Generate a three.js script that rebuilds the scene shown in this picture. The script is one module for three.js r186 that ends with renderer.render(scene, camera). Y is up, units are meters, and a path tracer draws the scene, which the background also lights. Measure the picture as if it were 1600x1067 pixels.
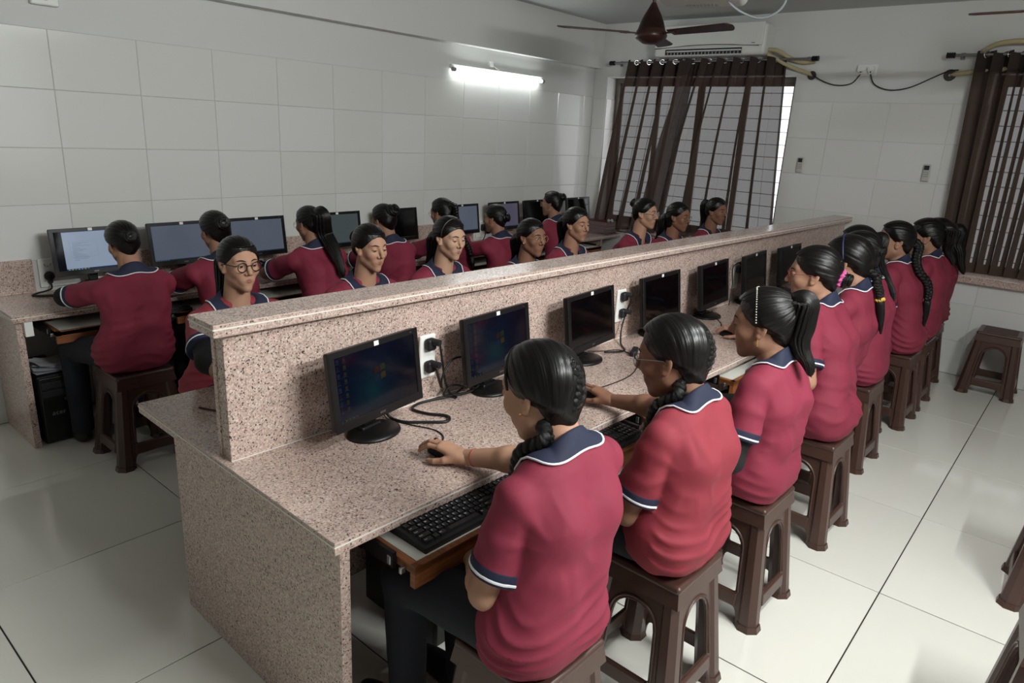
import * as THREE from 'three';
import { RoundedBoxGeometry } from 'three/addons/geometries/RoundedBoxGeometry.js';
import { mergeGeometries } from 'three/addons/utils/BufferGeometryUtils.js';
import { ImprovedNoise } from 'three/addons/math/ImprovedNoise.js';
import { RectAreaLightUniformsLib } from 'three/addons/lights/RectAreaLightUniformsLib.js';
import { FontLoader } from 'three/addons/loaders/FontLoader.js';
import { TextGeometry } from 'three/addons/geometries/TextGeometry.js';

// ---------------------------------------------------------------- camera, sky, light, exposure
const scene = new THREE.Scene();
const camera = new THREE.PerspectiveCamera(52.43, 1600 / 1067, 0.05, 60);
camera.rotation.order = 'YXZ';
camera.position.set(1.808, 1.695, 0.8993);
camera.rotation.set(-0.2946, 0.696, 0.0532);
const renderer = new THREE.WebGLRenderer({ antialias: true });
renderer.toneMapping = THREE.LinearToneMapping;
renderer.toneMappingExposure = 1.1;
renderer.shadowMap.enabled = true;
RectAreaLightUniformsLib.init();
scene.background = new THREE.Color(0.95, 0.98, 1.0);      // even overcast sky outside the windows
scene.backgroundIntensity = 1.5;

// ---------------------------------------------------------------- measures of the room (metres)
const PA = -0.0243;                                  // the double desk stands a little askew
const XL = -2.58, ZW = -5.464, XR = 2.95, ZN = 4.2, CEIL = 2.77;
const HC = 0.7148, HP = 1.1497;
const cosA = Math.cos(PA), sinA = Math.sin(PA);
const DW = (x, y, z) => new THREE.Vector3(x * cosA + z * sinA, y, -x * sinA + z * cosA);   // desk frame -> room

// ---------------------------------------------------------------- helpers
let seed = 12345;
const rnd = () => { seed = (seed * 1664525 + 1013904223) >>> 0; return seed / 4294967296; };
const hash = n => { const s = Math.sin(n * 127.1 + 311.7) * 43758.5453; return s - Math.floor(s); };
const V = (x, y, z) => new THREE.Vector3(x, y, z);
const noise = new ImprovedNoise();
const NZ = (x, y, z) => noise.noise(x + 31.7, y + 17.3, z + 5.9);
const clamp = (x, a, b) => x < a ? a : x > b ? b : x;
const lerp = (a, b, t) => a + (b - a) * t;
const smooth = (a, b, x) => { const t = clamp((x - a) / (b - a), 0, 1); return t * t * (3 - 2 * t); };
const used = {};
const numbered = n => { const k = used[n] = (used[n] ?? -1) + 1; return k ? `${n}_${String(k).padStart(3, '0')}` : n; };
function shadow(o) { o.castShadow = true; o.receiveShadow = true; return o; }
function part(name, geo, mat, parent) { const m = shadow(new THREE.Mesh(geo, mat)); m.name = name; parent.add(m); return m; }
function thing(name, label, category, group) {
  const o = new THREE.Group(); o.name = numbered(name); o.userData = { label, category };
  if (group) o.userData.group = group;
  scene.add(o); return o;
}
function single(name, geo, mat, label, category, group) {
  const m = part(numbered(name), geo, mat, scene); m.userData = { label, category };
  if (group) m.userData.group = group;
  return m;
}
function structure(name, label, category) {
  const o = new THREE.Group(); o.name = name; o.userData = { label, category, kind: 'structure' }; scene.add(o); return o;
}
function atDesk(o, x, y, z, ry = 0) { o.position.copy(DW(x, y, z)); o.rotation.y = PA + ry; return o; }
function mg(list) {
  list = list.filter(Boolean);
  const all = list.every(g => g.index);
  return mergeGeometries(list.map(g => { const c = all ? g.clone() : (g.index ? g.toNonIndexed() : g.clone()); for (const k of Object.keys(c.attributes)) if (!['position', 'normal', 'uv'].includes(k)) c.deleteAttribute(k); c.morphAttributes = {}; return c; }));
}
const bx = (w, h, d, x = 0, y = 0, z = 0) => new THREE.BoxGeometry(w, h, d).translate(x, y, z);
const rb = (w, h, d, r, x = 0, y = 0, z = 0, s = 2) => new RoundedBoxGeometry(w, h, d, s, Math.min(r, w / 2.01, h / 2.01, d / 2.01)).translate(x, y, z);
const bb = (x0, x1, y0, y1, z0, z1) => bx(x1 - x0, y1 - y0, z1 - z0, (x0 + x1) / 2, (y0 + y1) / 2, (z0 + z1) / 2);
const cyl = (r1, r2, h, n = 20, x = 0, y = 0, z = 0) => new THREE.CylinderGeometry(r1, r2, h, n).translate(x, y, z);
function rodBetween(a, b, r, n = 10) {
  const d = b.clone().sub(a), g = new THREE.CylinderGeometry(r, r, d.length(), n);
  g.applyQuaternion(new THREE.Quaternion().setFromUnitVectors(V(0, 1, 0), d.normalize())); g.translate(...a.clone().add(b).multiplyScalar(.5).toArray()); return g;
}
function boxUV(g, s = 1) {          // uv in metres, from the face's direction
  const p = g.attributes.position, n = g.attributes.normal, uv = new Float32Array(p.count * 2);
  for (let i = 0; i < p.count; i++) {
    const ax = Math.abs(n.getX(i)), ay = Math.abs(n.getY(i)), az = Math.abs(n.getZ(i));
    let u, v; if (ay >= ax && ay >= az) { u = p.getX(i); v = p.getZ(i); } else if (ax >= az) { u = p.getZ(i); v = p.getY(i); } else { u = p.getX(i); v = p.getY(i); }
    uv[2 * i] = u * s; uv[2 * i + 1] = v * s;
  }
  g.setAttribute('uv', new THREE.BufferAttribute(uv, 2)); return g;
}
function tubeAlong(pts, r, n = 48, m = 8) { return new THREE.TubeGeometry(new THREE.CatmullRomCurve3(pts), n, r, m, false); }
// a swept tube with a radius (and flattening) of its own at every point, closed at both ends
function sweep(pts, radii, m = 12, flat = 1, wobble = null) {
  const n = pts.length, pos = [], uv = [], idx = []; let nrm = null; let len = 0;
  for (let i = 0; i < n; i++) {
    const t = pts[Math.min(i + 1, n - 1)].clone().sub(pts[Math.max(i - 1, 0)]).normalize();
    if (!nrm) { nrm = Math.abs(t.y) < .9 ? V(0, 1, 0) : V(0, 0, 1); }
    nrm = nrm.clone().sub(t.clone().multiplyScalar(nrm.dot(t))).normalize();
    const b = t.clone().cross(nrm); if (i) len += pts[i].distanceTo(pts[i - 1]);
    for (let j = 0; j <= m; j++) {
      const a = j / m * 2 * Math.PI, w = wobble ? wobble(i / (n - 1), a) : 1, c = Math.cos(a) * radii[i] * w, s = Math.sin(a) * radii[i] * flat * w;
      pos.push(pts[i].x + nrm.x * c + b.x * s, pts[i].y + nrm.y * c + b.y * s, pts[i].z + nrm.z * c + b.z * s); uv.push(j / m * 2, len * 8);
    }
  }
  for (let i = 0; i < n - 1; i++) for (let j = 0; j < m; j++) { const a = i * (m + 1) + j, c = a + m + 1; idx.push(a, c, a + 1, a + 1, c, c + 1); }
  for (const e of [0, n - 1]) { const k = pos.length / 3; pos.push(pts[e].x, pts[e].y, pts[e].z); uv.push(0, 0); for (let j = 0; j < m; j++) { const a = e * (m + 1) + j; e ? idx.push(a, k, a + 1) : idx.push(a + 1, k, a); } }
  const g = new THREE.BufferGeometry(); g.setAttribute('position', new THREE.Float32BufferAttribute(pos, 3)); g.setAttribute('uv', new THREE.Float32BufferAttribute(uv, 2)); g.setIndex(idx); g.computeVertexNormals(); return g;
}
function curvePts(list, n) { const c = new THREE.CatmullRomCurve3(list); return c.getPoints(n); }

// ---------------------------------------------------------------- textures and materials
function dataTex(w, h, f, srgb = true) {
  const d = new Uint8Array(w * h * 4);
  for (let y = 0; y < h; y++) for (let x = 0; x < w; x++) { const c = f(x, y), i = (y * w + x) * 4; d[i] = c[0]; d[i + 1] = c[1]; d[i + 2] = c[2]; d[i + 3] = 255; }
  const t = new THREE.DataTexture(d, w, h); t.wrapS = t.wrapT = THREE.RepeatWrapping; t.magFilter = THREE.LinearFilter; t.minFilter = THREE.LinearMipmapLinearFilter;
  if (srgb) t.colorSpace = THREE.SRGBColorSpace; t.needsUpdate = true; return t;
}
function graniteTex(N, cell, base) {
  const g = N / cell, pal = [[207, 186, 176], [214, 197, 187], [199, 176, 166], [224, 212, 204], [172, 153, 144], [112, 98, 92], [58, 52, 51], [188, 167, 158]], cum = [.28, .49, .67, .775, .885, .94, .965, 1];
  const sx = new Float32Array(g * g), sy = new Float32Array(g * g), sc = [];
  for (let i = 0; i < g * g; i++) { sx[i] = rnd(); sy[i] = rnd(); const r = rnd(); const c = pal[cum.findIndex(q => r < q)], v = .92 + rnd() * .16; sc.push([c[0] * v * base[0], c[1] * v * base[1], c[2] * v * base[2], (c[0] < 115 ? 1.25 : .75) + rnd() * .6]); }
  return dataTex(N, N, (x, y) => {
    const gx = x / cell, gy = y / cell, ix = Math.floor(gx), iy = Math.floor(gy); let best = 9, bi = 0;
    for (let dy = -1; dy <= 1; dy++) for (let dx = -1; dx <= 1; dx++) {
      const cx = (ix + dx + g) % g, cy = (iy + dy + g) % g, k = cy * g + cx, ex = ix + dx + sx[k] - gx, ey = iy + dy + sy[k] - gy, d = (ex * ex + ey * ey) * sc[k][3]; if (d < best) { best = d; bi = k; }
    }
    const c = sc[bi], n = 1 + (hash(x * 13.7 + y * 91.3) - .5) * .1; return [clamp(c[0] * n, 0, 255), clamp(c[1] * n, 0, 255), clamp(c[2] * n, 0, 255)];
  });
}
const granTex = graniteTex(1024, 4, [.94, .915, .905]); granTex.repeat.set(1 / 1.05, 1 / 1.05);
const fleck = dataTex(256, 256, (x, y) => { const v = 128 + (hash(x * 3.1 + y * 57.7) - .5) * 120; return [v, v, v]; }, false);
const weave = dataTex(128, 128, (x, y) => { const v = 128 + 60 * Math.sin(x * Math.PI / 4) * Math.sin(y * Math.PI / 4) + (hash(x + y * 131) - .5) * 50; return [v, v, v]; }, false); weave.repeat.set(60, 60);
const strand = dataTex(512, 256, (x, y) => {
  const a = hash(x * 1.7) * .5 + hash(Math.floor(x / 3) * 7.3 + 3) * .3 + NZ(x * .11, y * .02, 2) * .35 + NZ(x * .5, y * .01, 9) * .3; const v = clamp(60 + a * 140, 0, 255); return [v, v, v];
}, false);
const woodTex = dataTex(256, 256, (x, y) => { const r = NZ(x * .012, y * .16, 1) * .5 + NZ(x * .03, y * .5, 4) * .3; const v = 1 + r * .45; return [clamp(134 * v, 0, 255), clamp(80 * v, 0, 255), clamp(44 * v, 0, 255)]; });
woodTex.repeat.set(2.2, 2.2);
const plaster = dataTex(256, 256, (x, y) => { const v = 128 + NZ(x * .08, y * .08, 3) * 40 + (hash(x * 7 + y * 331) - .5) * 26; return [v, v, v]; }, false); plaster.repeat.set(1.5, 1.5);
const S = (hex, rough = .6, o = {}) => new THREE.MeshStandardMaterial({ color: hex, roughness: rough, metalness: 0, ...o });
const PH = (hex, rough = .6, o = {}) => new THREE.MeshPhysicalMaterial({ color: hex, roughness: rough, metalness: 0, ...o });
const M = {
  granite: S(0xffffff, .2, { map: granTex }),
  strip: S(0xe4e0d8, .5),
  paint: S(0xd8d8d5, .75, { bumpMap: plaster, bumpScale: .0006 }),
  ceilpaint: S(0xbfc1bf, .85, { bumpMap: plaster, bumpScale: .0006 }),
  grout: S(0xb4b3ae, .8),
  groutPale: S(0xd2d1cd, .7),
  grout_dark: S(0x2e2b27, .9),
  tile: [0xe0dfdc, 0xdfdeda, 0xe2e1df, 0xdeded9].map(c => PH(c, .13)),
  ftile: [0xe2e0d7, 0xe0ded5, 0xe4e2d9].map(c => PH(c, .12)),
  black: S(0x101011, .38), blackMatte: S(0x17171a, .6), screenOff: PH(0x050507, .08), cable: S(0x0d0d0e, .5),
  white: S(0xe8e8e4, .4), whiteTray: S(0xcfd0c8, .35), wood: S(0xffffff, .45, { map: woodTex }),
  metal: S(0x9a9a9a, .3, { metalness: .9 }), chrome: S(0xd0d0d0, .15, { metalness: 1 }), rail: S(0x1c1c1e, .4, { metalness: .6 }),
  stool: PH(0x4a332c, .33, { bumpMap: fleck, bumpScale: .0002 }),
  curtain: S(0x46352c, .85, { transparent: true, opacity: .89, side: THREE.DoubleSide, bumpMap: weave, bumpScale: .0003 }),
  curtainHead: S(0x33261f, .85, { side: THREE.DoubleSide }),
  frost: PH(0xffffff, .3, { transmission: 1, thickness: 0 }),
  aluminium: S(0x8a8178, .45, { metalness: .5 }), iron: S(0x8d8b88, .5),
  shirt: [0x7e2138, 0x892a37, 0x83243b, 0x7b2036, 0x81233a].map(c => PH(c, .78, { sheen: .08, sheenRoughness: .5, sheenColor: new THREE.Color(0xb86a80), bumpMap: weave, bumpScale: .00025 })),
  navy: S(0x1b2038, .8), stripe: S(0xe6e6ea, .7), trousers: S(0x121520, .85), under: S(0x111113, .85), underWhite: S(0xb9b9b6, .85),
  hair: PH(0x0a0807, .31, { bumpMap: strand, bumpScale: .0009, specularIntensity: .7 }),
  skin: PH(0xffffff, .52, { vertexColors: true, specularIntensity: .45 }),
  eye: PH(0xffffff, .12, { vertexColors: true }), shoe: S(0x0c0c0d, .45),
  brow: S(0x120d0b, .8), lens: PH(0xffffff, .02, { transmission: 1, thickness: 0, ior: 1.25 }),
  fan: S(0x3a201b, .35), acwhite: S(0xd8d9d4, .4), pipe: S(0xb7ab84, .7), red: S(0x5b1b1f, .5), redB: S(0x7a3136, .5), paper: S(0xc9cad0, .8)
};
// ---------------------------------------------------------------- the room
function slab(w, h, t, b = .0025) {      // a thin piece lying in x/y with chamfered front edges, back at z = 0
  const x = w / 2, y = h / 2, A = [[-x, -y, 0], [x, -y, 0], [x, y, 0], [-x, y, 0]], B = A.map(p => [p[0], p[1], t - b]), C = A.map(p => [p[0] - Math.sign(p[0]) * b, p[1] - Math.sign(p[1]) * b, t]), o = [];
  const quad = (p, q, r, s) => o.push(...p, ...q, ...r, ...p, ...r, ...s);
  for (let i = 0; i < 4; i++) { const j = (i + 1) % 4; quad(A[i], A[j], B[j], B[i]); quad(B[i], B[j], C[j], C[i]); }
  quad(...C);
  const g = new THREE.BufferGeometry(); g.setAttribute('position', new THREE.Float32BufferAttribute(o, 3)); g.computeVertexNormals();
  g.setAttribute('uv', new THREE.Float32BufferAttribute(new Float32Array(o.length / 3 * 2), 2)); return g;
}
const slabs = {};
const slabOf = (w, h, t, b = .0025) => slabs[[w.toFixed(3), h.toFixed(3), t]] ??= slab(w, h, t, b);
{ // floor
  const f = structure('floor', 'large square glossy off-white floor tiles with dark thin joints', 'floor');
  part('floor_base', bb(XL - .2, XR + .2, -.2, -.0035, ZW - .3, ZN + .2), M.grout_dark, f);
  const xs = [], zs = []; for (let i = -6; i <= 4; i++) xs.push(1.4438 + .8 * i); for (let j = -6; j <= 9; j++) zs.push(-1.9134 + .8 * j);
  let k = 0;
  for (let i = 0; i < xs.length - 1; i++) for (let j = 0; j < zs.length - 1; j++) {
    const a = Math.max(xs[i], XL), b = Math.min(xs[i + 1], XR), c = Math.max(zs[j], ZW), d = Math.min(zs[j + 1], ZN); if (b - a < .01 || d - c < .01) continue;
    const m = part('floor_tile', slabOf(b - a - .005, d - c - .005, .012, .0008), M.ftile[Math.floor(hash(k++ * 3.3) * 3)], f); m.rotation.x = -Math.PI / 2; m.position.set((a + b) / 2, -.012 + (hash(k * 9.1) - .5) * .0006, (c + d) / 2);
  }
}
const TW = .4396, TH = .2977;
function subtract(r, o) {            // rectangle r minus opening o: up to four pieces, [x0, x1, y0, y1]
  if (o[0] >= r[1] || o[1] <= r[0] || o[2] >= r[3] || o[3] <= r[2]) return [r];
  const out = [], y0 = Math.max(r[2], o[2]), y1 = Math.min(r[3], o[3]);
  if (o[2] > r[2]) out.push([r[0], r[1], r[2], o[2]]); if (o[3] < r[3]) out.push([r[0], r[1], o[3], r[3]]);
  if (o[0] > r[0]) out.push([r[0], o[0], y0, y1]); if (o[1] < r[1]) out.push([o[1], r[1], y0, y1]); return out;
}
const WIN3 = [-2.15, -1.2, .95, 2.36], WIN1 = [-2.42, -.50, .80, 2.27], WIN2 = [.93, 2.7, .80, 2.27];
{ // left wall with its tiles
  const w = structure('wall_left', 'white glazed wall tiles below a painted band on the long side wall', 'wall');
  part('plaster', boxUV(bb(XL - .2, XL - .008, -.01, CEIL, ZW - .25, ZN + .2)), M.paint, w);
  part('painted_band', boxUV(bb(XL - .01, XL - .001, 2.0759, CEIL, ZW, ZN)), M.paint, w);
  part('grout_bed', bb(XL - .009, XL - .003, 0, 2.0759, ZW, ZN), M.grout, w);
  let k = 0;
  for (let j = -12; j < 12; j++) for (let i = 0; i < 7; i++) {
    const z1 = Math.min(-.4683 - j * TW, ZN), z0 = Math.max(-.4683 - (j + 1) * TW, ZW), y1 = 2.0759 - i * TH, y0 = Math.max(y1 - TH, 0); if (z1 - z0 < .02) continue;
    const m = part('wall_tile', slabOf(z1 - z0 - .002, y1 - y0 - .002, .008), M.tile[Math.floor(hash(k++ * 5.7) * 4)], w);
    m.rotation.y = Math.PI / 2 + (hash(k * 2.9) - .5) * .0016; m.rotation.z = 0; m.position.set(XL - .007 + (hash(k * 1.3) - .5) * .0008, (y0 + y1) / 2, (z0 + z1) / 2);
  }
}
{ // window wall: plaster with two openings, tiles below 2.06 m
  const w = structure('wall_far', 'pale tiled end wall with two curtained windows', 'wall'), t = .25;
  const pieces = [[XL - .2, XR + .2, -.01, CEIL]].flatMap(r => subtract(r, WIN1)).flatMap(r => subtract(r, WIN2));
  part('plaster', boxUV(mg(pieces.map(r => bb(r[0], r[1], r[2], r[3], ZW - t, ZW - .008)))), M.paint, w);
  const up = [[XL, XR, 2.0592, CEIL]].flatMap(r => subtract(r, WIN1)).flatMap(r => subtract(r, WIN2));
  part('painted_band', boxUV(mg(up.map(r => bb(r[0], r[1], r[2], r[3], ZW - .009, ZW - .001)))), M.paint, w);
  const low = [[XL, XR, 0, 2.0592]].flatMap(r => subtract(r, WIN1)).flatMap(r => subtract(r, WIN2));
  part('grout_bed', mg(low.map(r => bb(r[0], r[1], r[2], r[3], ZW - .009, ZW - .003))), M.groutPale, w);
  let k = 0;
  for (let j = -1; j < 16; j++) for (let i = 0; i < 7; i++) {
    const x0 = Math.max(-2.365 + (j) * TW, XL), x1 = Math.min(-2.365 + (j + 1) * TW, XR), y1 = 2.0592 - i * TH, y0 = Math.max(y1 - TH, 0); if (x1 - x0 < .02) continue;
    for (const r of [[x0, x1, y0, y1]].flatMap(r => subtract(r, WIN1)).flatMap(r => subtract(r, WIN2))) {
      if (r[1] - r[0] < .012 || r[3] - r[2] < .012) continue;
      const m = part('wall_tile', slabOf(r[1] - r[0] - .002, r[3] - r[2] - .002, .008), M.tile[Math.floor(hash(k++ * 8.1) * 4)], w);
      m.position.set((r[0] + r[1]) / 2, (r[2] + r[3]) / 2, ZW - .007 + (hash(k * 1.9) - .5) * .0008);
    }
  }
  for (const [x, s] of [[WIN1[0], 1], [WIN1[1], -1], [WIN2[0], 1]]) for (let i = 0; i < 5; i++) {      // tiles in the reveals
    const y1 = 2.0592 - i * TH, y0 = Math.max(y1 - TH, .8); if (y1 - y0 < .03) continue;
    const m = part('wall_tile', slabOf(.19, y1 - y0 - .002, .006), M.tile[i % 4], w); m.rotation.y = s * Math.PI / 2; m.position.set(x, (y0 + y1) / 2, ZW - .105);
  }
}
{
  const r = structure('wall_right', 'plain painted side wall outside the view', 'wall'); part('plaster', boxUV(mg(subtract([ZW - .25, ZN + .2, -.01, CEIL], WIN3).map(q => bb(XR, XR + .2, q[2], q[3], q[0], q[1])))), M.paint, r);
  const n = structure('wall_near', 'plain painted wall behind the viewer', 'wall'); part('plaster', boxUV(bb(XL - .2, XR + .2, -.01, CEIL, ZN, ZN + .2)), M.paint, n);
  const c = structure('ceiling', 'flat grey-white painted ceiling', 'ceiling'); part('ceiling_slab', boxUV(bb(XL - .2, XR + .2, CEIL, CEIL + .2, ZW - .25, ZN + .2)), M.ceilpaint, c);
  const b = structure('trim_1', 'painted concrete beam along the top of the tiled side wall', 'beam'); part('beam', boxUV(bb(XL - .002, XL + .09, 2.35, CEIL, ZW, ZN)), M.paint, b);
}
// windows: aluminium frame, frosted panes, iron bars, granite sill
function windowUnit(n, o, label, lite) {
  const w = structure(`window_${n}`, label, 'window'), z = ZW - .2, [x0, x1, y0, y1] = o, f = .045;
  part('window_frame', mg([bb(x0, x1, y0, y0 + f, z - .03, z + .03), bb(x0, x1, y1 - f, y1, z - .03, z + .03), bb(x0, x0 + f, y0 + f, y1 - f, z - .03, z + .03), bb(x1 - f, x1, y0 + f, y1 - f, z - .03, z + .03)]), M.aluminium, w);
  const nx = lite, wd = (x1 - x0 - 2 * f) / nx;
  for (let i = 0; i < nx; i++) {
    const a = x0 + f + i * wd, b = a + wd, s = .03, zz = z + (i % 2 ? .008 : -.012);
    part('sash', mg([bb(a, b, y0 + f, y0 + f + s, zz - .01, zz + .01), bb(a, b, y1 - f - s, y1 - f, zz - .01, zz + .01), bb(a, a + s, y0 + f + s, y1 - f - s, zz - .01, zz + .01), bb(b - s, b, y0 + f + s, y1 - f - s, zz - .01, zz + .01)]), M.aluminium, w);
    part('pane', new THREE.PlaneGeometry(wd - 2 * s, y1 - y0 - 2 * f - 2 * s).translate((a + b) / 2, (y0 + y1) / 2, zz), M.frost, w);
  }
  for (let y = y0 + .11; y < y1 - .05; y += .112) part('grille_bar', bb(x0 + .01, x1 - .01, y - .003, y + .003, z - .056, z - .05), M.iron, w);
  for (const q of [.012, .988]) part('grille_upright', bb(lerp(x0, x1, q) - .006, lerp(x0, x1, q) + .006, y0 + .005, y1 - .005, z - .05, z - .042), M.iron, w);
  part('sill', boxUV(rb(x1 - x0 + .06, .055, .27, .006, (x0 + x1) / 2, y0 - .0225, ZW - .07)), M.granite, w);
}
windowUnit(1, WIN1, 'frosted sliding window with iron bars beside the tiled side wall', 4);
{
  const w = structure('window_3', 'frosted window in the side wall outside the view', 'window'), [z0, z1, y0, y1] = WIN3, x = XR + .15;
  part('window_frame', mg([bb(x - .03, x + .03, y0, y0 + .05, z0, z1), bb(x - .03, x + .03, y1 - .05, y1, z0, z1), bb(x - .03, x + .03, y0 + .05, y1 - .05, z0, z0 + .05), bb(x - .03, x + .03, y0 + .05, y1 - .05, z1 - .05, z1)]), M.aluminium, w);
  part('pane', new THREE.PlaneGeometry(z1 - z0 - .1, y1 - y0 - .1).rotateY(-Math.PI / 2).translate(x, (y0 + y1) / 2, (z0 + z1) / 2), M.frost, w);
}
windowUnit(2, WIN2, 'frosted sliding window with iron bars behind the edge-of-frame curtain', 4);
// curtains: two panels on the first rod, one (with more out of view) on the second
function curtain(label, top, bot, y0, y1, nf, eyes, ph, bow = 0) {
  const c = thing('curtain', label, 'curtain', 'brown sheer eyelet curtains'), NS = nf * 16, NT = 30, pos = [], uv = [], idx = [], z0 = ZW + .085;
  c.position.set(top[0], 0, z0);
  for (let j = 0; j <= NT; j++) for (let i = 0; i <= NS; i++) {
    const s = i / NS, t = j / NT, amp = lerp(.036, .05, t) * (.75 + .5 * hash(Math.floor(s * nf) + ph * 7)), a = 2 * Math.PI * nf * s;
    const x = lerp(lerp(top[0], top[1], s), lerp(bot[0], bot[1], s), Math.pow(t, 1.15)) + .031 * Math.sin(2 * a + ph) * (.6 + .4 * t) + bow * Math.sin(Math.PI * t) * (1 - s);
    const y = lerp(y1, y0, t) + (j ? 0 : .012 * Math.cos(a)), z = amp * Math.sin(a) + .014 * NZ(s * 9, t * 2.2, ph) * (t + .2);
    pos.push(x - top[0], y, z); uv.push(s * 1.2, t * 1.6);
  }
  for (let j = 0; j < NT; j++) for (let i = 0; i < NS; i++) { const a = j * (NS + 1) + i, b = a + NS + 1; idx.push(a, b, a + 1, a + 1, b, b + 1); }
  const g = new THREE.BufferGeometry(); g.setAttribute('position', new THREE.Float32BufferAttribute(pos, 3)); g.setAttribute('uv', new THREE.Float32BufferAttribute(uv, 2)); g.setIndex(idx); g.computeVertexNormals();
  part('curtain_cloth', g, M.curtain, c);
  // the doubled heading band
  const hp = [], hu = [], hi = [], HT = 4; for (let j = 0; j <= HT; j++) for (let i = 0; i <= NS; i++) { const t = j / HT * 2.6, k0 = Math.floor(t), fr = t - k0, a = (k0 * (NS + 1) + i) * 3, b = ((k0 + 1) * (NS + 1) + i) * 3; for (let q = 0; q < 3; q++) hp.push(lerp(pos[a + q], pos[b + q], fr) + (q === 2 ? .002 : 0)); hu.push(i / NS, t); }
  for (let j = 0; j < HT; j++) for (let i = 0; i < NS; i++) { const a = j * (NS + 1) + i, b = a + NS + 1; hi.push(a, b, a + 1, a + 1, b, b + 1); }
  const hg = new THREE.BufferGeometry(); hg.setAttribute('position', new THREE.Float32BufferAttribute(hp, 3)); hg.setAttribute('uv', new THREE.Float32BufferAttribute(hu, 2)); hg.setIndex(hi); hg.computeVertexNormals();
  part('heading_band', hg, M.curtainHead, c);
  for (let e = 0; e < eyes; e++) { const s = (e + .5) / eyes, k = Math.round(s * NS), x = pos[k * 3]; part('eyelet', new THREE.TorusGeometry(.021, .006, 8, 20).rotateY(Math.PI / 2 - .9).translate(x, 2.392, .0), M.chrome, c); }
  return c;
}
curtain('brown sheer curtain panel hanging beside the tiled wall, pulled towards the corner', [-2.13, -1.43], [-2.37, -1.62], .78, 2.408, 5, 5, 1.3, -.02);
curtain('brown sheer curtain panel on the side of the air conditioner pipe', [-1.50, -.575], [-1.84, -.46], .80, 2.408, 6, 6, 4.1, -.05);
curtain('dark brown curtain over the window behind the last stool', [.80, 1.72], [.86, 1.66], .845, 2.408, 9, 7, 7.7);
curtain('dark brown curtain panel of the second window, next to its neighbour panel', [1.74, 2.72], [1.70, 2.75], .845, 2.408, 9, 7, 9.2);
function rodOf(x0, x1, label, ends) {
  const r = thing('curtain_rod', label, 'curtain rod', 'metal curtain rods'); r.position.set(x0, 2.392, ZW + .085);
  part('pole', cyl(.0105, .0105, x1 - x0, 14).rotateZ(Math.PI / 2).translate((x1 - x0) / 2, 0, 0), M.metal, r);
  for (const e of ends) { const f = part('finial', mg([0, 1, 2, 3].map(i => cyl(.021, .021, .009, 16).rotateZ(Math.PI / 2).translate(e * (x1 - x0) + (e ? 1 : -1) * (i * .0145), 0, 0)).concat([cyl(.013, .013, .06, 14).rotateZ(Math.PI / 2).translate(e * (x1 - x0) + (e ? 1 : -1) * .02, 0, 0)])), M.black, r); }
  for (const q of [.02, .97]) part('bracket', mg([bx(.012, .02, .085, q * (x1 - x0), 0, -.0425), bx(.03, .05, .005, q * (x1 - x0), 0, -.082)]), M.metal, r);
}
rodOf(-2.30, -.36, 'steel curtain rod under the full air conditioner', [0, 1]);
rodOf(.66, 2.85, 'steel curtain rod over the window at the edge of the picture', [0]);
// wall air conditioners
function airCon(x, label) {
  const a = thing('air_conditioner', label, 'air conditioner', 'split air conditioners'); a.position.set(x, 2.418, ZW + .001); const w = 1.06;
  part('casing', rb(w, .26, .19, .03, w / 2, .135, .095, 3), M.acwhite, a);
  part('front_cover', rb(w - .03, .19, .025, .012, w / 2 - .006, .175, .19, 3), M.acwhite, a);
  part('front_lip', tubeAlong([V(.01, .075, .193), V(.3, .092, .2), V(.55, .096, .202), V(.8, .09, .2), V(w - .05, .078, .193)], .004, 40, 6), S(0x4b3c2e, .5), a);
  const o = part('air_outlet', bb(.12, w - .2, .02, .068, .186, .1925), M.blackMatte, a);
  part('louvre', rb(w - .34, .012, .03, .005, w / 2 - .03, .048, .196), M.acwhite, o);
  for (let i = 0; i < 22; i++) part('vane', bx(.003, .018, .01, .15 + i * .034, .03, .193), M.acwhite, o);
  part('badge', bx(.028, .006, .001, .05, .1, .2035), S(0x3a3a3a, .5), a); part('badge', bx(.03, .005, .001, w - .1, .1, .2035), S(0x3a3a3a, .5), a);
  part('status_light', new THREE.SphereGeometry(.006, 10, 8).scale(1, 1, .3).translate(w * .44, .165, .2035), M.white, a);
}
airCon(-1.80, 'white split air conditioner above the two sheer curtain panels');
airCon(1.14, 'white air conditioner cut off at the corner of the picture');
single('air_conditioner_pipe', mg([sweep(curvePts([V(-.745, 2.47, ZW + .1), V(-.66, 2.46, ZW + .1), V(-.55, 2.40, ZW + .06), V(-.45, 2.37, ZW + .035), V(-.36, 2.375, ZW + .03)], 24), Array(25).fill(.017), 10), sweep(curvePts([V(-.745, 2.44, ZW + .1), V(-.6, 2.36, ZW + .08), V(-.5, 2.32, ZW + .045), V(-.40, 2.285, ZW + .03), V(-.37, 2.27, ZW - .0)], 24), Array(25).fill(.015), 10)]), M.pipe, 'cream insulated pipe beside the full air conditioner', 'pipe', 'air conditioner pipes');
single('air_conditioner_pipe', mg([sweep(curvePts([V(1.14, 2.47, ZW + .1), V(1.0, 2.475, ZW + .08), V(.9, 2.46, ZW + .06), V(.83, 2.42, ZW + .04)], 24), Array(25).fill(.018), 10), sweep(curvePts([V(1.05, 2.3, ZW + .05), V(.85, 2.285, ZW + .05), V(.70, 2.27, ZW + .03), V(.655, 2.265, ZW - .0)], 24), Array(25).fill(.016), 10)]), M.pipe, 'cream insulated pipe above the curtain at the picture edge', 'pipe', 'air conditioner pipes');
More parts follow.
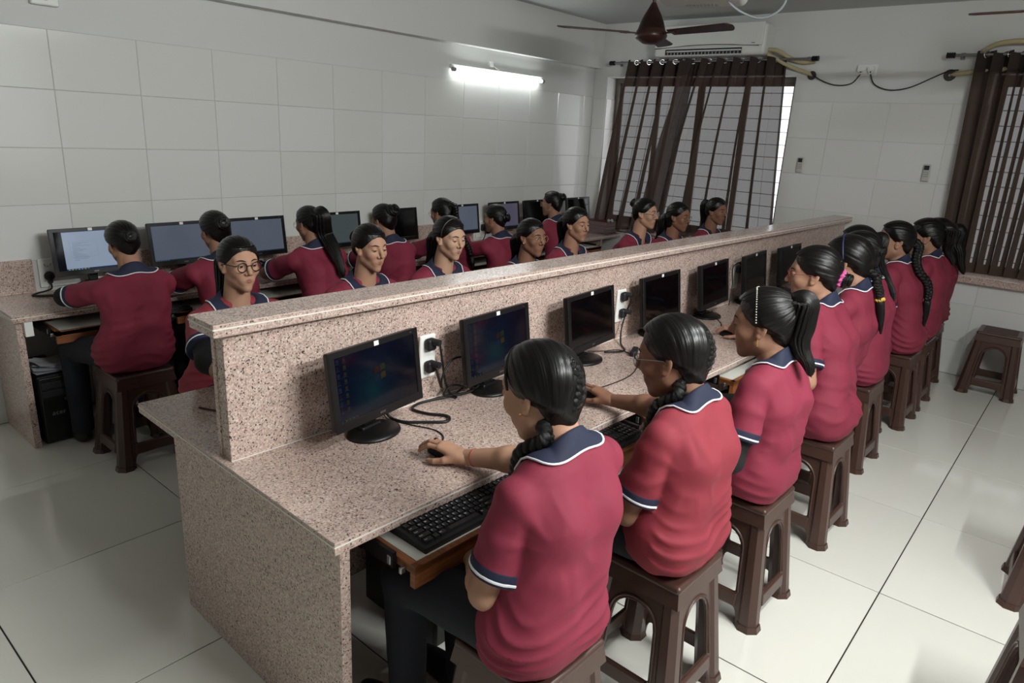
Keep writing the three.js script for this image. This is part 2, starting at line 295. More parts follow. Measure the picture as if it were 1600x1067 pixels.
single('pipe_collar', new THREE.TorusGeometry(.022, .014, 10, 20).translate(-.372, 2.268, ZW + .008), S(0x3a3936, .8), 'dark sealing around the hole of the first pipe', 'sealing', 'pipe seals');
single('pipe_collar', new THREE.TorusGeometry(.026, .016, 10, 20).translate(.645, 2.262, ZW + .008), S(0x45443f, .8), 'dark sealing around the hole of the second pipe', 'sealing', 'pipe seals');
{ // twin socket and its two black leads
  const s = thing('wall_socket_plate', 'white double socket plate between the two windows', 'socket'); s.position.set(.055, 2.305, ZW);
  part('plate', rb(.155, .09, .012, .008, 0, 0, .006), M.white, s);
  for (const x of [-.037, .037]) part('plug', mg([cyl(.027, .029, .03, 18).rotateX(Math.PI / 2).translate(x, .004, .026), rb(.03, .03, .03, .008, x, -.02, .026)]), M.white, s);
  const lead = (pts, l) => single('power_lead', tubeAlong(pts, .0045, 60, 8), M.cable, l, 'cable', 'air conditioner leads');
  lead([V(-.372, 2.285, ZW + .03), V(-.30, 2.235, ZW + .02), V(-.16, 2.19, ZW + .018), V(-.04, 2.205, ZW + .02), V(.018, 2.272, ZW + .03)], 'black lead sagging from the first window to the double socket');
  lead([V(.092, 2.272, ZW + .03), V(.13, 2.2, ZW + .02), V(.24, 2.155, ZW + .018), V(.38, 2.17, ZW + .018), V(.54, 2.245, ZW + .02), V(.64, 2.29, ZW + .03), V(.70, 2.295, ZW + .04)], 'black lead sagging from the double socket to the second window');
}
function remote(x, y, label) {
  const r = thing('remote_control', label, 'remote', 'wall remotes'); r.position.set(x, y, ZW);
  part('holder', rb(.058, .075, .016, .006, 0, -.03, .009), M.acwhite, r); part('body', rb(.05, .13, .018, .008, 0, 0, .018), S(0xbdbcb6, .5), r); part('display', rb(.036, .034, .004, .002, 0, .038, .0275), S(0x23282a, .3), r);
  const b = []; for (let i = 0; i < 3; i++) for (let j = 0; j < 3; j++) b.push(rb(.008, .007, .004, .002, -.013 + i * .013, .004 - j * .016, .0275)); part('buttons', mg(b), S(0x8a8a86, .5), r);
}
remote(-.345, 1.54, 'pale remote control in its holder beside the sheer curtains'); remote(.63, 1.545, 'pale remote control in its holder beside the dark curtain');
// ceiling fans
function fan(x, z, a0, label) {
  const f = thing('ceiling_fan', label, 'fan', 'brown ceiling fans'); f.position.set(x, 2.36, z);
  part('rod', cyl(.011, .011, CEIL - 2.38 - .1, 14, 0, .1 + (CEIL - 2.48) / 2, 0), M.fan, f);
  part('upper_canopy', new THREE.LatheGeometry([[.012, .32], [.035, .345], [.05, .39], [0, .39]].map(p => new THREE.Vector2(...p)), 28), M.fan, f);
  part('motor', new THREE.LatheGeometry([[0, -.062], [.05, -.06], [.075, -.045], [.1, -.03], [.108, -.01], [.1, .012], [.09, .03], [.078, .07], [.058, .115], [.034, .155], [.016, .19], [0, .19]].map(p => new THREE.Vector2(...p)), 40), M.fan, f);
  for (let k = 0; k < 3; k++) {
    const sh = new THREE.Shape(); sh.moveTo(.16, -.038); sh.lineTo(.6, -.058); sh.quadraticCurveTo(.635, -.05, .64, -.02); sh.quadraticCurveTo(.635, .03, .6, .052); sh.lineTo(.16, .045); sh.closePath();
    const g = new THREE.ExtrudeGeometry(sh, { depth: .004, bevelEnabled: true, bevelSize: .002, bevelThickness: .002, bevelSegments: 1, curveSegments: 8 }).rotateX(-Math.PI / 2 - .2);
    const b = part('blade', g, M.fan, f); b.rotation.y = -(a0 + k * 2 * Math.PI / 3);
    part('blade_arm', mg([rb(.13, .008, .03, .003, .13, 0, 0), rb(.05, .01, .06, .003, .185, .0, 0)]), M.fan, b);
  }
}
fan(-.80, -3.50, .17, 'dark brown ceiling fan hanging before the air conditioner'); fan(1.68, -3.4, Math.PI + .02, 'dark brown ceiling fan of which one blade tip shows at the picture corner');
{ // projector under the ceiling
  const p = thing('ceiling_projector', 'white projector hanging from the ceiling, only its underside showing', 'projector'); p.position.set(-.14, 2.46, -2.86); p.rotation.y = .35;
  part('casing', rb(.48, .1, .34, .04, 0, 0, 0, 4), M.acwhite, p); part('mount', mg([cyl(.02, .02, CEIL - 2.46 - .06, 14, 0, (CEIL - 2.46) / 2 + .02, 0), bx(.14, .01, .14, 0, .055, 0)]), M.acwhite, p);
  const v = []; for (let i = 0; i < 9; i++) v.push(rb(.012, .004, .05, .0015, -.08 + i * .02, -.0505, -.08)); part('vent_slots', mg(v), S(0xb5b5b2, .6), p);
  part('lens_barrel', cyl(.035, .035, .05, 20).rotateX(Math.PI / 2).translate(.1, -.01, .17), M.black, p);
  single('projector_cable', tubeAlong([V(-.02, 2.44, -2.86), V(.05, 2.37, -2.95), V(.16, 2.335, -3.0), V(.25, 2.38, -3.02), V(.28, 2.5, -3.02), V(.28, 2.77, -3.0)], .006, 60, 8), S(0x8b9196, .5), 'grey cable looping down from the projector', 'cable');
}
{ // lamp holder high on the tiled wall
  const h = thing('lamp_holder', 'white square lamp holder with an empty brown socket high on the wall', 'lamp holder'); h.position.set(XL, 2.245, -.47);
  part('plate', rb(.03, .12, .13, .008, .015, 0, 0), M.white, h); part('socket', new THREE.LatheGeometry([[.0, .0], [.018, .0], [.02, .045], [.03, .05], [.034, .02], [.036, 0]].map(p => new THREE.Vector2(...p)), 24).rotateZ(-Math.PI / 2).translate(.03, 0, 0), S(0x7d6a5a, .5), h);
}
// tube lights: the one in view and its pair on the opposite wall, behind the viewer's shoulder
function tubeLight(x, y, z, turn, power, label, glow, hung) {
  const t = thing('tube_light', label, 'light', 'wall tube lights'); t.position.set(x, y, z); t.rotation.y = turn; if (hung) t.rotation.z = Math.PI / 2;   // faces +x of its own
  part('batten', rb(.03, .035, 1.2, .006, .02, .012, 0), M.white, t);
  part('bracket', mg([bx(.02, .05, .04, .01, .07, .1), rodBetween(V(.01, .07, .1), V(.03, .03, .02), .005)]), M.white, t);
  for (const s of [-1, 1]) part('end_cap', cyl(.017, .017, .035, 16).rotateX(Math.PI / 2).translate(.045, -.012, s * .585), S(0x9a9c9c, .5), t);
  part('glass_tube', cyl(.0145, .0145, 1.14, 18).rotateX(Math.PI / 2).translate(.045, -.012, 0), new THREE.MeshStandardMaterial({ color: 0xffffff, emissive: new THREE.Color(.93, 1, .98), emissiveIntensity: glow, roughness: .4 }), t);
  const l = new THREE.RectAreaLight(new THREE.Color(.97, 1, .985), power, 1.14, .03);
  const w = hung ? V(.02, -.064, 0).add(t.position) : V(.062, -.014, 0).applyAxisAngle(V(0, 1, 0), turn).add(t.position), d = hung ? V(-.45, -1, 0) : V(1, -.25, 0).applyAxisAngle(V(0, 1, 0), turn);
  l.position.copy(w); l.lookAt(w.clone().add(d)); scene.add(l);
}
tubeLight(XL, 2.165, -3.96, 0, 15, 'lit white tube light on the wall above the back row of monitors', 14);
tubeLight(XR, 2.5, -.75, Math.PI, 640, 'lit white tube light on the wall opposite the tiled wall', 14);
tubeLight(2.0, CEIL - .001, -1.5, Math.PI, 300, 'lit white tube light under the ceiling above the aisle', 14, true);
// ---------------------------------------------------------------- furniture
const G = (g) => boxUV(g);
function trayOn(parent, x0, x1, z0, z1, yTop, dir, back) {    // sliding keyboard tray; dir = +1 when it opens towards +x
  const t = part('keyboard_tray', G(mg([bb(Math.min(x0, x1), Math.max(x0, x1), yTop - .02, yTop - .002, z0, z1), bb(dir > 0 ? x1 - .018 : x1, dir > 0 ? x1 : x1 + .018, yTop - .062, yTop + .001, z0, z1)])), M.wood, parent);
  part('tray_top', bb(Math.min(x0, x1 - dir * .02), Math.max(x0, x1 - dir * .02), yTop - .002, yTop + .0005, z0 + .022, z1 - .022), M.whiteTray, t);
  for (const e of [z0, z1 - .02]) part('tray_edge', G(bb(Math.min(x0, x1), Math.max(x0, x1), yTop - .022, yTop + .001, e, e + .02)), M.wood, t);
  for (const z of [z0 - .014, z1 + .002]) {
    part('slide_rail', mg([bb(Math.min(back, x1 - dir * .07), Math.max(back, x1 - dir * .07), yTop - .03, yTop + .014, z, z + .012), bb(Math.min(back, x1 - dir * .2), Math.max(back, x1 - dir * .2), yTop - .036, yTop + .02, z - .008 * Math.sign(z - (z0 + z1) / 2) * -1, z + .012)]), M.rail, t);
    part('rail_clip', mg([rb(.014, .026, .016, .003, x1 - dir * .085, yTop - .012, z + .006), rb(.01, .018, .016, .003, x1 - dir * .04, yTop - .022, z + .006)]), M.metal, t);
  }
}
const RZ = [-.365, -1.0, -1.63, -2.31, -2.93, -3.55, -4.2, -4.83];
{ // double-sided granite desk
  const d = thing('double_sided_computer_desk', 'long pink granite desk with a raised granite divider along its middle', 'desk'); d.rotation.y = PA;
  const zF = -5.40, zc = .0242, xr = .5636, xl = -.6305, th = .036;
  part('countertop', G(rb(xr - xl, th, zc - zF, .003, (xr + xl) / 2, HC - th / 2, (zc + zF) / 2, 1)), M.granite, d);
  part('edge_strip', mg([bb(xl - .0012, xr + .0012, HC - .014, HC - .0095, zc, zc + .0012), bb(xr, xr + .0012, HC - .014, HC - .0095, zF, zc), bb(xl - .0012, xl, HC - .014, HC - .0095, zF, zc)]), M.strip, d);
  const top = HP - .0382;
  part('divider_slab', G(rb(.02, top - HC, 5.385, .002, -.01, (top + HC) / 2, -2.6925, 1)), M.granite, d);
  part('divider_slab', G(rb(.02, top - HC, 5.385, .002, -.0665, (top + HC) / 2, -2.6925, 1)), M.granite, d);
  part('divider_core', G(bb(-.0565, -.02, HC, top, -5.38, -.004)), M.granite, d);
  part('joint_line', mg([bb(0, .0025, HC, HC + .0022, -5.385, 0), bb(-.079, -.0765, HC, HC + .0022, -5.385, 0)]), M.strip, d);
  part('divider_cap', G(rb(.1505, .0382, .0417 + 5.42, .003, -.03825, HP - .0191, (.0417 - 5.42) / 2, 1)), M.granite, d);
  part('cap_strip', mg([bb(-.1147, .0382, HP - .0165, HP - .012, .0417, .0429), bb(.037, .0382, HP - .0165, HP - .012, -5.42, .0417), bb(-.1147, -.1135, HP - .0165, HP - .012, -5.42, .0417)]), M.strip, d);
  part('end_panel', G(rb(.9525, HC - th, .03, .002, (.5545 - .398) / 2, (HC - th) / 2, .0042 - .015, 1)), M.granite, d);
  for (const z of [-1.31, -2.62, -3.87, -5.36]) part('support_panel', G(bb(-.45, .47, 0, HC - th, z - .015, z + .015)), M.granite, d);
  part('back_panel', G(bb(-.05, -.02, .1, HC - th, -5.35, -.03)), M.granite, d);
  RZ.forEach((z, i) => trayOn(d, .2, [.705, .69, .64, .63, .62, .62, .62, .62][i], z - .255, z + .255, .655, 1, .15));
}
{ // granite wall counter under the tiled wall
  const c = thing('granite_computer_counter', 'long granite counter built along the tiled wall', 'counter'), xf = -2.0875, th = .036, z1 = -.001;
  c.position.set(XL, 0, 0); const X = x => x - XL;
  const B = (x0, x1, y0, y1, z0, zz) => bb(X(x0), X(x1), y0, y1, z0, zz);
  part('countertop', G(rb(xf - XL - .002, th, z1 - ZW - .004, .003, X((xf + XL) / 2 + .001), HC - th / 2, (z1 + ZW) / 2, 1)), M.granite, c);
  part('edge_strip', mg([B(XL + .002, xf + .0012, HC - .014, HC - .0095, z1, z1 + .0012), B(xf, xf + .0012, HC - .014, HC - .0095, ZW + .01, z1)]), M.strip, c);
  part('end_panel', G(B(XL + .002, -2.12, 0, HC - th, z1 - .05, z1 - .02)), M.granite, c);
  for (const z of [-1.25, -2.5, -3.75, -5.2]) part('support_panel', G(B(XL + .002, -2.15, 0, HC - th, z - .015, z + .015)), M.granite, c);
  for (const [a, b] of [[0, -.245], [-.60, -1.55], [-1.62, -3.70], [-3.98, -5.45]]) part('backsplash_slab', G(rb(.02, .183, a - b, .002, .012, HC + .0915, (a + b) / 2, 1)), M.granite, c);
  part('tray_bracket', B(-2.135, -2.095, HC - th - .075, HC - th, z1 - .085, z1 - .05), M.white, c);
  [-.40, -.99, -1.52, -2.1, -2.7, -3.3, -4.0, -4.7].forEach(z => trayOn(c, X(-2.42), X(-1.985), z - .25, z + .25, .635, 1, X(-2.45)));
}
// plastic stool
function makeStool() {
  const s = new THREE.Group(), H = .472, B = .168, T = .122, ang = Math.atan((B - T) / .44);
  part('seat_top', rb(.278, .026, .278, .02, 0, H - .013, 0, 3), M.stool, s);
  part('seat_skirt', new THREE.CylinderGeometry(.134 * Math.SQRT2, .142 * Math.SQRT2, .05, 4, 1, true).rotateY(Math.PI / 4).translate(0, H - .045, 0).toNonIndexed(), M.stool, s).geometry.computeVertexNormals();
  const ribs = []; for (let i = 0; i < 17; i++) ribs.push(bx(.21, .004, .005, 0, H + .0005, -.1 + i * .0125)); part('seat_ribs', mg(ribs), M.stool, s);
  for (let k = 0; k < 4; k++) {
    const a = Math.PI / 4 + k * Math.PI / 2, sx = Math.sign(Math.cos(a)), sz = Math.sign(Math.sin(a));
    const g = new THREE.CylinderGeometry(.03, .041, .455, 8, 1).rotateY(Math.PI / 8), p = g.attributes.position;
    for (let i = 0; i < p.count; i++) { const t = (p.getY(i) + .2275) / .455; p.setX(i, p.getX(i) + sx * lerp(B - .025, T - .018, t)); p.setZ(i, p.getZ(i) + sz * lerp(B - .025, T - .018, t)); p.setY(i, p.getY(i) + .2275); }
    const foot = new THREE.CylinderGeometry(.043, .049, .022, 8).rotateY(Math.PI / 8).translate(sx * (B - .025), .011, sz * (B - .025));
    const l = mg([g, foot]).toNonIndexed(); l.computeVertexNormals(); part('leg', l, M.stool, s);
    const sh = new THREE.Shape(), w0 = B - .03, w1 = T - .02, W = v => lerp(w0, w1, v / .44);
    sh.moveTo(-W(.44), .44); sh.lineTo(-w0, 0); sh.lineTo(-.108, 0); sh.quadraticCurveTo(-.104, .062, -.085, .07); sh.lineTo(.085, .07); sh.quadraticCurveTo(.104, .062, .108, 0); sh.lineTo(w0, 0); sh.lineTo(W(.44), .44); sh.closePath();
    const ho = new THREE.Path(); ho.moveTo(-.086, .135); ho.lineTo(-.074, .29); ho.bezierCurveTo(-.068, .385, .068, .385, .074, .29); ho.lineTo(.086, .135); ho.quadraticCurveTo(.086, .122, .072, .122); ho.lineTo(-.072, .122); ho.quadraticCurveTo(-.086, .122, -.086, .135); sh.holes.push(ho);
    const e = new THREE.ExtrudeGeometry(sh, { depth: .007, bevelEnabled: true, bevelThickness: .002, bevelSize: .002, bevelSegments: 1, curveSegments: 10 });
    const fr = part('side_frame', e.rotateX(-ang).translate(0, 0, B - .006).rotateY(k * Math.PI / 2), M.stool, s);
    const arch = []; for (let i = 0; i <= 20; i++) { const u = i / 20, b = (p0, p1, p2, p3) => (1 - u) ** 3 * p0 + 3 * u * (1 - u) ** 2 * p1 + 3 * u * u * (1 - u) * p2 + u ** 3 * p3; arch.push(V(b(-.082, -.076, .076, .082), b(.29, .4, .4, .29), .009)); }
    const rim = [V(-.094, .13, .009), ...arch, V(.094, .13, .009)], bar = rb(.19, .05, .014, .006, 0, .097, .008);
    part('arch_rim', mg([sweep(rim, rim.map(() => .005), 6), bar]).rotateX(-ang).translate(0, 0, B - .006).rotateY(k * Math.PI / 2), M.stool, fr);
  }
  return s;
}
const stoolProto = makeStool();
function stool(x, y, z, ry, label, group = 'dark brown plastic stools') {
  const s = stoolProto.clone(); s.name = numbered('plastic_stool'); s.userData = { label, category: 'stool', group }; s.position.set(x, y, z); s.rotation.y = ry; scene.add(s); return s;
}
// monitor: faces +z of its own, base at the origin
const font = await new FontLoader().loadAsync('fonts/droid/droid_sans_bold.typeface.json');
function lettering(text, size, depth = .0006) { const g = new TextGeometry(text, { font, size, depth, curveSegments: 3, bevelEnabled: false }); g.computeBoundingBox(); const b = g.boundingBox; g.translate(-(b.min.x + b.max.x) / 2, -(b.min.y + b.max.y) / 2, 0); return g; }
const monGeo = {
  panel: rb(.40, .25, .026, .008, 0, 0, 0, 2), back: rb(.24, .17, .03, .014, 0, -.005, -.024, 3), bezel: (() => { const s = new THREE.Shape(); s.moveTo(-.2, -.125); s.lineTo(.2, -.125); s.lineTo(.2, .125); s.lineTo(-.2, .125); s.closePath(); const h = new THREE.Path(); h.moveTo(-.181, -.099); h.lineTo(-.181, .109); h.lineTo(.181, .109); h.lineTo(.181, -.099); h.closePath(); s.holes.push(h); return new THREE.ExtrudeGeometry(s, { depth: .004, bevelEnabled: true, bevelSize: .0015, bevelThickness: .0015, bevelSegments: 1 }).translate(0, 0, .0115); })(),
  screen: new THREE.PlaneGeometry(.364, .21).translate(0, .005, .0138), sticker: bx(.021, .015, .0008, 0, .1165, .0175), logo: lettering('acer', .009).translate(0, -.1125, .017), side: lettering('LED', .004).translate(.165, .1165, .017),
  neck: mg([rb(.05, .11, .022, .008, 0, .055, -.03, 2), rb(.09, .03, .03, .008, 0, .012, -.022, 2)]), base: new THREE.LatheGeometry([[0, .018], [.05, .0175], [.078, .013], [.088, .007], [.09, 0], [0, 0]].map(p => new THREE.Vector2(...p)), 44).scale(1.12, 1, .86)
};
function canvasTex(w, h, draw) { const c = document.createElement('canvas'); c.width = w; c.height = h; draw(c.getContext('2d'), w, h); const t = new THREE.CanvasTexture(c); t.colorSpace = THREE.SRGBColorSpace; return t; }
function screenMat(draw, k) { const t = canvasTex(512, 296, draw); return new THREE.MeshPhysicalMaterial({ color: 0x050507, roughness: .1, emissive: 0xffffff, emissiveMap: t, emissiveIntensity: k }); }
const desktop = screenMat((g, w, h) => {
  const a = g.createLinearGradient(0, 0, w, h); a.addColorStop(0, '#14204a'); a.addColorStop(.45, '#12385e'); a.addColorStop(1, '#0b1230'); g.fillStyle = a; g.fillRect(0, 0, w, h);
  const b = g.createRadialGradient(w * .42, h * .68, 5, w * .42, h * .68, w * .42); b.addColorStop(0, 'rgba(40,120,130,.9)'); b.addColorStop(1, 'rgba(20,60,110,0)'); g.fillStyle = b; g.fillRect(0, 0, w, h);
  g.fillStyle = 'rgba(120,20,60,.5)'; g.beginPath(); g.ellipse(90, 34, 44, 20, -.4, 0, 7); g.fill();
  const cx = w * .52, cy = h * .44, q = [['#7d4a38', -1, -1], ['#5f7442', 1, -1], ['#3a5f86', -1, 1], ['#8f7c42', 1, 1]];
  for (const [col, sx, sy] of q) { g.fillStyle = col; g.beginPath(); const x = cx + sx * 19, y = cy + sy * 19 + sx * -3; g.moveTo(x - 16, y - 14 + 4); g.quadraticCurveTo(x, y - 20, x + 16, y - 15); g.lineTo(x + 15, y + 13); g.quadraticCurveTo(x, y + 10, x - 15, y + 17); g.closePath(); g.fill(); }
  for (let i = 0; i < 8; i++) for (let j = 0; j < 2; j++) { g.fillStyle = ['#35608f', '#6a6f45', '#3c3c58', '#7a5a3a'][(i * 2 + j * 3) % 4]; g.fillRect(12 + j * 38, 14 + i * 31, 15, 14); g.fillStyle = 'rgba(190,200,215,.5)'; g.fillRect(9 + j * 38, 31 + i * 31, 21, 3); }
  g.fillStyle = '#1b3350'; g.fillRect(0, h - 14, w, 14); for (let i = 0; i < 5; i++) { g.fillStyle = ['#4a86b8', '#b79a4a', '#5a8a5a', '#7a8aa0', '#a06a4a'][i]; g.fillRect(8 + i * 22, h - 12, 12, 10); }
}, .085);
const doc = screenMat((g, w, h) => {
  g.fillStyle = '#14161c'; g.fillRect(0, 0, w, h); g.fillStyle = '#b7cbe4'; g.fillRect(56, 0, w - 56, h); g.fillStyle = '#4f6f9c'; g.fillRect(56, 0, w - 56, 7); g.fillStyle = '#7f95b2'; for (let i = 0; i < 14; i++) { const a = 110 + hash(i * 3.1) * 12; g.fillRect(a, 90 + i * 10, 30 + hash(i * 7.7) * 100, 2); } g.strokeStyle = '#8fa6c4'; g.strokeRect(100, 78, 190, 120);
  g.fillStyle = '#2c4a74'; g.fillRect(56, h - 13, w - 56, 13); for (let i = 0; i < 7; i++) { g.fillStyle = ['#79b4dc', '#d0b25a', '#6fa56f', '#a9b6c8'][i % 4]; g.fillRect(66 + i * 22, h - 11, 12, 9); }
}, .42);
const blank = screenMat((g, w, h) => { g.fillStyle = '#8f9bb0'; g.fillRect(0, 0, w, h); g.fillStyle = '#7c8aa2'; g.fillRect(0, 0, w, 6); g.fillStyle = '#39506f'; g.fillRect(0, h - 11, w, 11); for (let i = 0; i < 6; i++) { g.fillStyle = '#8fa7c0'; g.fillRect(8 + i * 20, h - 9, 10, 7); } }, .24);
const blankDim = screenMat((g, w, h) => { g.fillStyle = '#7d8c90'; g.fillRect(0, 0, w, h); g.fillStyle = '#39506f'; g.fillRect(0, h - 10, w, 10); }, .2);
const listing = screenMat((g, w, h) => { g.fillStyle = '#8d89a6'; g.fillRect(0, 0, w, h); g.fillStyle = '#6a6786'; for (let i = 0; i < 15; i++) g.fillRect(20, 20 + i * 16, 50 + hash(i * 4.3) * 150, 3); g.fillStyle = '#3d3f60'; g.fillRect(0, h - 11, w, 11); }, .2);
function monitor(label, screen, group, tilt = -.13) {
  const m = thing('computer_monitor', label, 'monitor', group);
  part('base', monGeo.base, M.black, m); part('neck', monGeo.neck, M.black, m);
  const head = new THREE.Matrix4().makeRotationX(tilt).setPosition(0, .195, .01);
  const ap = (n, g, mt, p = m) => part(n, g.clone().applyMatrix4(head), mt, p);
  const h = ap('panel', mg([monGeo.panel, monGeo.back]), M.black); ap('bezel', monGeo.bezel, M.black, h); ap('screen', monGeo.screen, screen, h); ap('sticker', monGeo.sticker, M.white, h); ap('logo_lettering', monGeo.logo, M.metal, h); ap('mark_lettering', monGeo.side, M.metal, h);
  return m;
}
const orderR = ['nearest', 'second', 'third', 'fourth', 'fifth', 'sixth', 'seventh'];
[[.105, -.44, .165, desktop, 'black monitor with blue desktop picture at the open end of the divider'], [.085, -1.03, .10, desktop, 'black monitor with blue desktop picture partly behind the girl with the braid'], [.10, -1.62, .10, M.screenOff, 'switched-off black monitor between the two girls with braids'],
[.075, -2.27, .05, M.screenOff, 'dark monitor behind the head of the girl in glasses with a braid'], [.075, -2.86, .08, M.screenOff, 'dark tilted monitor fifth along the divider'], [.075, -3.42, .09, M.screenOff, 'dark tilted monitor sixth along the divider'], [.075, -4.0, .03, M.screenOff, 'last visible dark monitor, in front of the face of the girl in red glasses']].forEach(([x, z, a, s, l]) => atDesk(monitor(l, s, 'monitors along the divider'), x, HC, z, Math.PI / 2 + a));
[[-.50, doc, 'monitor showing a pale document beside the white socket board'], [-1.0, blank, 'monitor with blue-grey screen between the first two seated girls'], [-1.49, blank, 'monitor with blue-grey screen right of the girl with the knotted hair'], [-2.12, blankDim, 'monitor with grey-green screen behind the long ponytail'], [-2.68, M.screenOff, 'dark monitor behind the girl with the rolled bun'], [-3.4, blank, 'monitor with pale screen beside the cables on the tiled wall'], [-3.95, listing, 'monitor with lilac screen beside the small head of a leaning girl'], [-4.43, M.screenOff, 'dark monitor left of the girl with the round top bun'], [-5.11, M.screenOff, 'dark monitor in the corner by the sheer curtain']].forEach(([z, s, l]) => { const m = monitor(l, s, 'monitors along the tiled wall'); m.position.set(-2.43, HC + .035, z); m.rotation.y = Math.PI / 2; part('riser', rb(.2, .036, .15, .006, 0, -.0175, -.01), M.black, m); });
// keyboard, mouse
const keyLayout = [], KW = .44, KD = .145;
{ const rows = [['Es', 'F1', 'F2', 'F3', 'F4', 'F5', 'F6', 'F7', 'F8', 'F9', 'F0', 'F+', 'F-', '', ''], ['`', '1', '2', '3', '4', '5', '6', '7', '8', '9', '0', '-', '=', '<-'], ['Tab', 'Q', 'W', 'E', 'R', 'T', 'Y', 'U', 'I', 'O', 'P', '[', ']'], ['Caps', 'A', 'S', 'D', 'F', 'G', 'H', 'J', 'K', 'L', ';', 'Enter'], ['Shift', 'Z', 'X', 'C', 'V', 'B', 'N', 'M', ',', '.', '/', 'Shift'], ['Ctrl', '', 'Alt', ' ', 'Alt', '', 'Ctrl']];
  const wide = { Tab: 1.5, Caps: 1.75, Shift: 2.1, Enter: 2.2, '<-': 2, Ctrl: 1.5, ' ': 6.2, Alt: 1.3 };
  rows.forEach((r, j) => { let x = .012; const tot = r.reduce((a, k) => a + (wide[k] ?? 1), 0), u = .285 / tot; r.forEach(k => { const w = (wide[k] ?? 1) * u; keyLayout.push([x + w / 2, .024 + j * .0205, w - .0022, .0172, k]); x += w; }); for (let i = 0; i < 7; i++) { if (i < 3 && j === 3) continue; keyLayout.push([.307 + i * .0185 + (i > 2 ? .004 : 0), .024 + j * .0205, .0163, .0172, i > 2 ? ['/*-', '789', '456', '123', '0.'][Math.max(0, j - 1)]?.[i - 3] ?? '' : '']); } }); }
const keyTex = canvasTex(1408, 464, (g, w, h) => { g.fillStyle = '#1b1c1f'; g.fillRect(0, 0, w, h); g.fillStyle = '#d8d8d8'; g.textAlign = 'left'; for (const [x, z, kw, kd, t] of keyLayout) { if (!t || t === ' ') continue; g.font = t.length > 1 ? 'bold 17px sans-serif' : 'bold 27px sans-serif'; g.fillText(t, (x - kw / 2 + .0025) * 3200, (z + .001) * 3200); } });
const keysGeo = (() => { const l = keyLayout.map(([x, z, w, d]) => { const g = new THREE.CylinderGeometry(.5 * Math.SQRT2 * .86, .5 * Math.SQRT2, 1, 4, 1).rotateY(Math.PI / 4).scale(w, .008, d).translate(x - KW / 2, .024 - z * .03, z - KD / 2).toNonIndexed(); g.computeVertexNormals(); return g; }); const g = mg(l), p = g.attributes.position, uv = g.attributes.uv; for (let i = 0; i < p.count; i++) uv.setXY(i, (p.getX(i) + KW / 2) / .44, 1 - (p.getZ(i) + KD / 2) / .145); return g; })();
const kbBody = (() => { const s = new THREE.Shape(); s.moveTo(-KD / 2, 0); s.lineTo(KD / 2, 0); s.lineTo(KD / 2, .012); s.lineTo(-KD / 2, .021); s.closePath(); return new THREE.ExtrudeGeometry(s, { depth: KW - .008, bevelEnabled: true, bevelSize: .003, bevelThickness: .004, bevelSegments: 2 }).rotateY(-Math.PI / 2).translate(KW / 2 - .004, 0, 0); })();
const keyMat = S(0xffffff, .5, { map: keyTex });
function keyboard(label, group = 'black keyboards') { const k = thing('computer_keyboard', label, 'keyboard', group); part('body', kbBody, M.blackMatte, k); const q = part('keys', keysGeo, keyMat, k); q.userData.kind = 'stuff'; return k; }
atDesk(keyboard('black keyboard on the pulled-out tray by the open desk end'), .605, .6565, -.385, Math.PI / 2);
atDesk(keyboard('black keyboard on the tray before the girl with the glasses and braid'), .60, .6565, -1.0, Math.PI / 2);
atDesk(keyboard('black keyboard on the tray before the girl with the swinging ponytail'), .555, .6565, -1.63, Math.PI / 2);
{ const k = keyboard('black keyboard on the tray beside the girl at the document screen'); k.position.set(-2.06, .637, -.66); k.rotation.y = Math.PI / 2; k.scale.set(.8, 1, .8); }
const mouseGeo = (() => { const g = new THREE.SphereGeometry(1, 28, 16, 0, Math.PI * 2, 0, Math.PI / 2), p = g.attributes.position; for (let i = 0; i < p.count; i++) { const x = p.getX(i), y = p.getY(i), z = p.getZ(i); p.setXYZ(i, x * .031 * (1 - .12 * (1 - z * z)) , Math.pow(y, .8) * .036 * (1 - .18 * Math.max(0, -z)), z * .053); } g.computeVertexNormals(); return mg([g, new THREE.CircleGeometry(1, 28).rotateX(Math.PI / 2).scale(.03, 1, .052)]); })();
function mouse(x, z, ry, label) { const m = thing('computer_mouse', label, 'mouse', 'black computer mice'); m.scale.set(1.16, 1.05, 1.1); part('shell', mouseGeo, M.blackMatte, m); part('wheel', new THREE.TorusGeometry(.007, .003, 8, 16).rotateY(Math.PI / 2).translate(0, .031, -.026), M.black, m); return atDesk(m, x, HC, z, ry); }
mouse(.370, -.505, Math.PI / 2 + .05, 'black mouse under the hand of the girl with the french braid'); mouse(.385, -1.235, Math.PI / 2 + .05, 'black mouse under the hand of the girl with glasses and braid'); mouse(.36, -2.56, Math.PI / 2, 'black mouse beyond the face of the ponytail girl');
// sockets, plugs and cables on the divider
function socketPlate(z, label, plugs) {
  const s = thing('socket_plate', label, 'socket', 'white socket plates on the divider'); atDesk(s, .0, HC + .175, z, Math.PI / 2);
  part('plate', rb(.075, .165, .012, .008, 0, 0, .006), M.white, s);
  for (const y of plugs) { const p = part('plug', mg([rb(.042, .046, .03, .012, 0, y, .026, 3), cyl(.012, .014, .04, 14).rotateX(Math.PI / 2).rotateY(.3).translate(.004, y + .012, .046)]), M.blackMatte, s); }
  return s;
}
socketPlate(-.755, 'white socket plate with two black plugs beside the desktop-picture monitor at the desk end', [.05, -.035]); socketPlate(-2.025, 'white socket plate with black plugs beside the switched-off monitor', [.05, -.035]); socketPlate(-3.33, 'white socket plate farther along the divider behind a tilted monitor', [.045]);
const dcable = (pts, r, label, group = 'cables on the divider desk') => single('cable', tubeAlong(pts.map(p => DW(...p)), r, 120, 8), M.cable, label, 'cable', group);
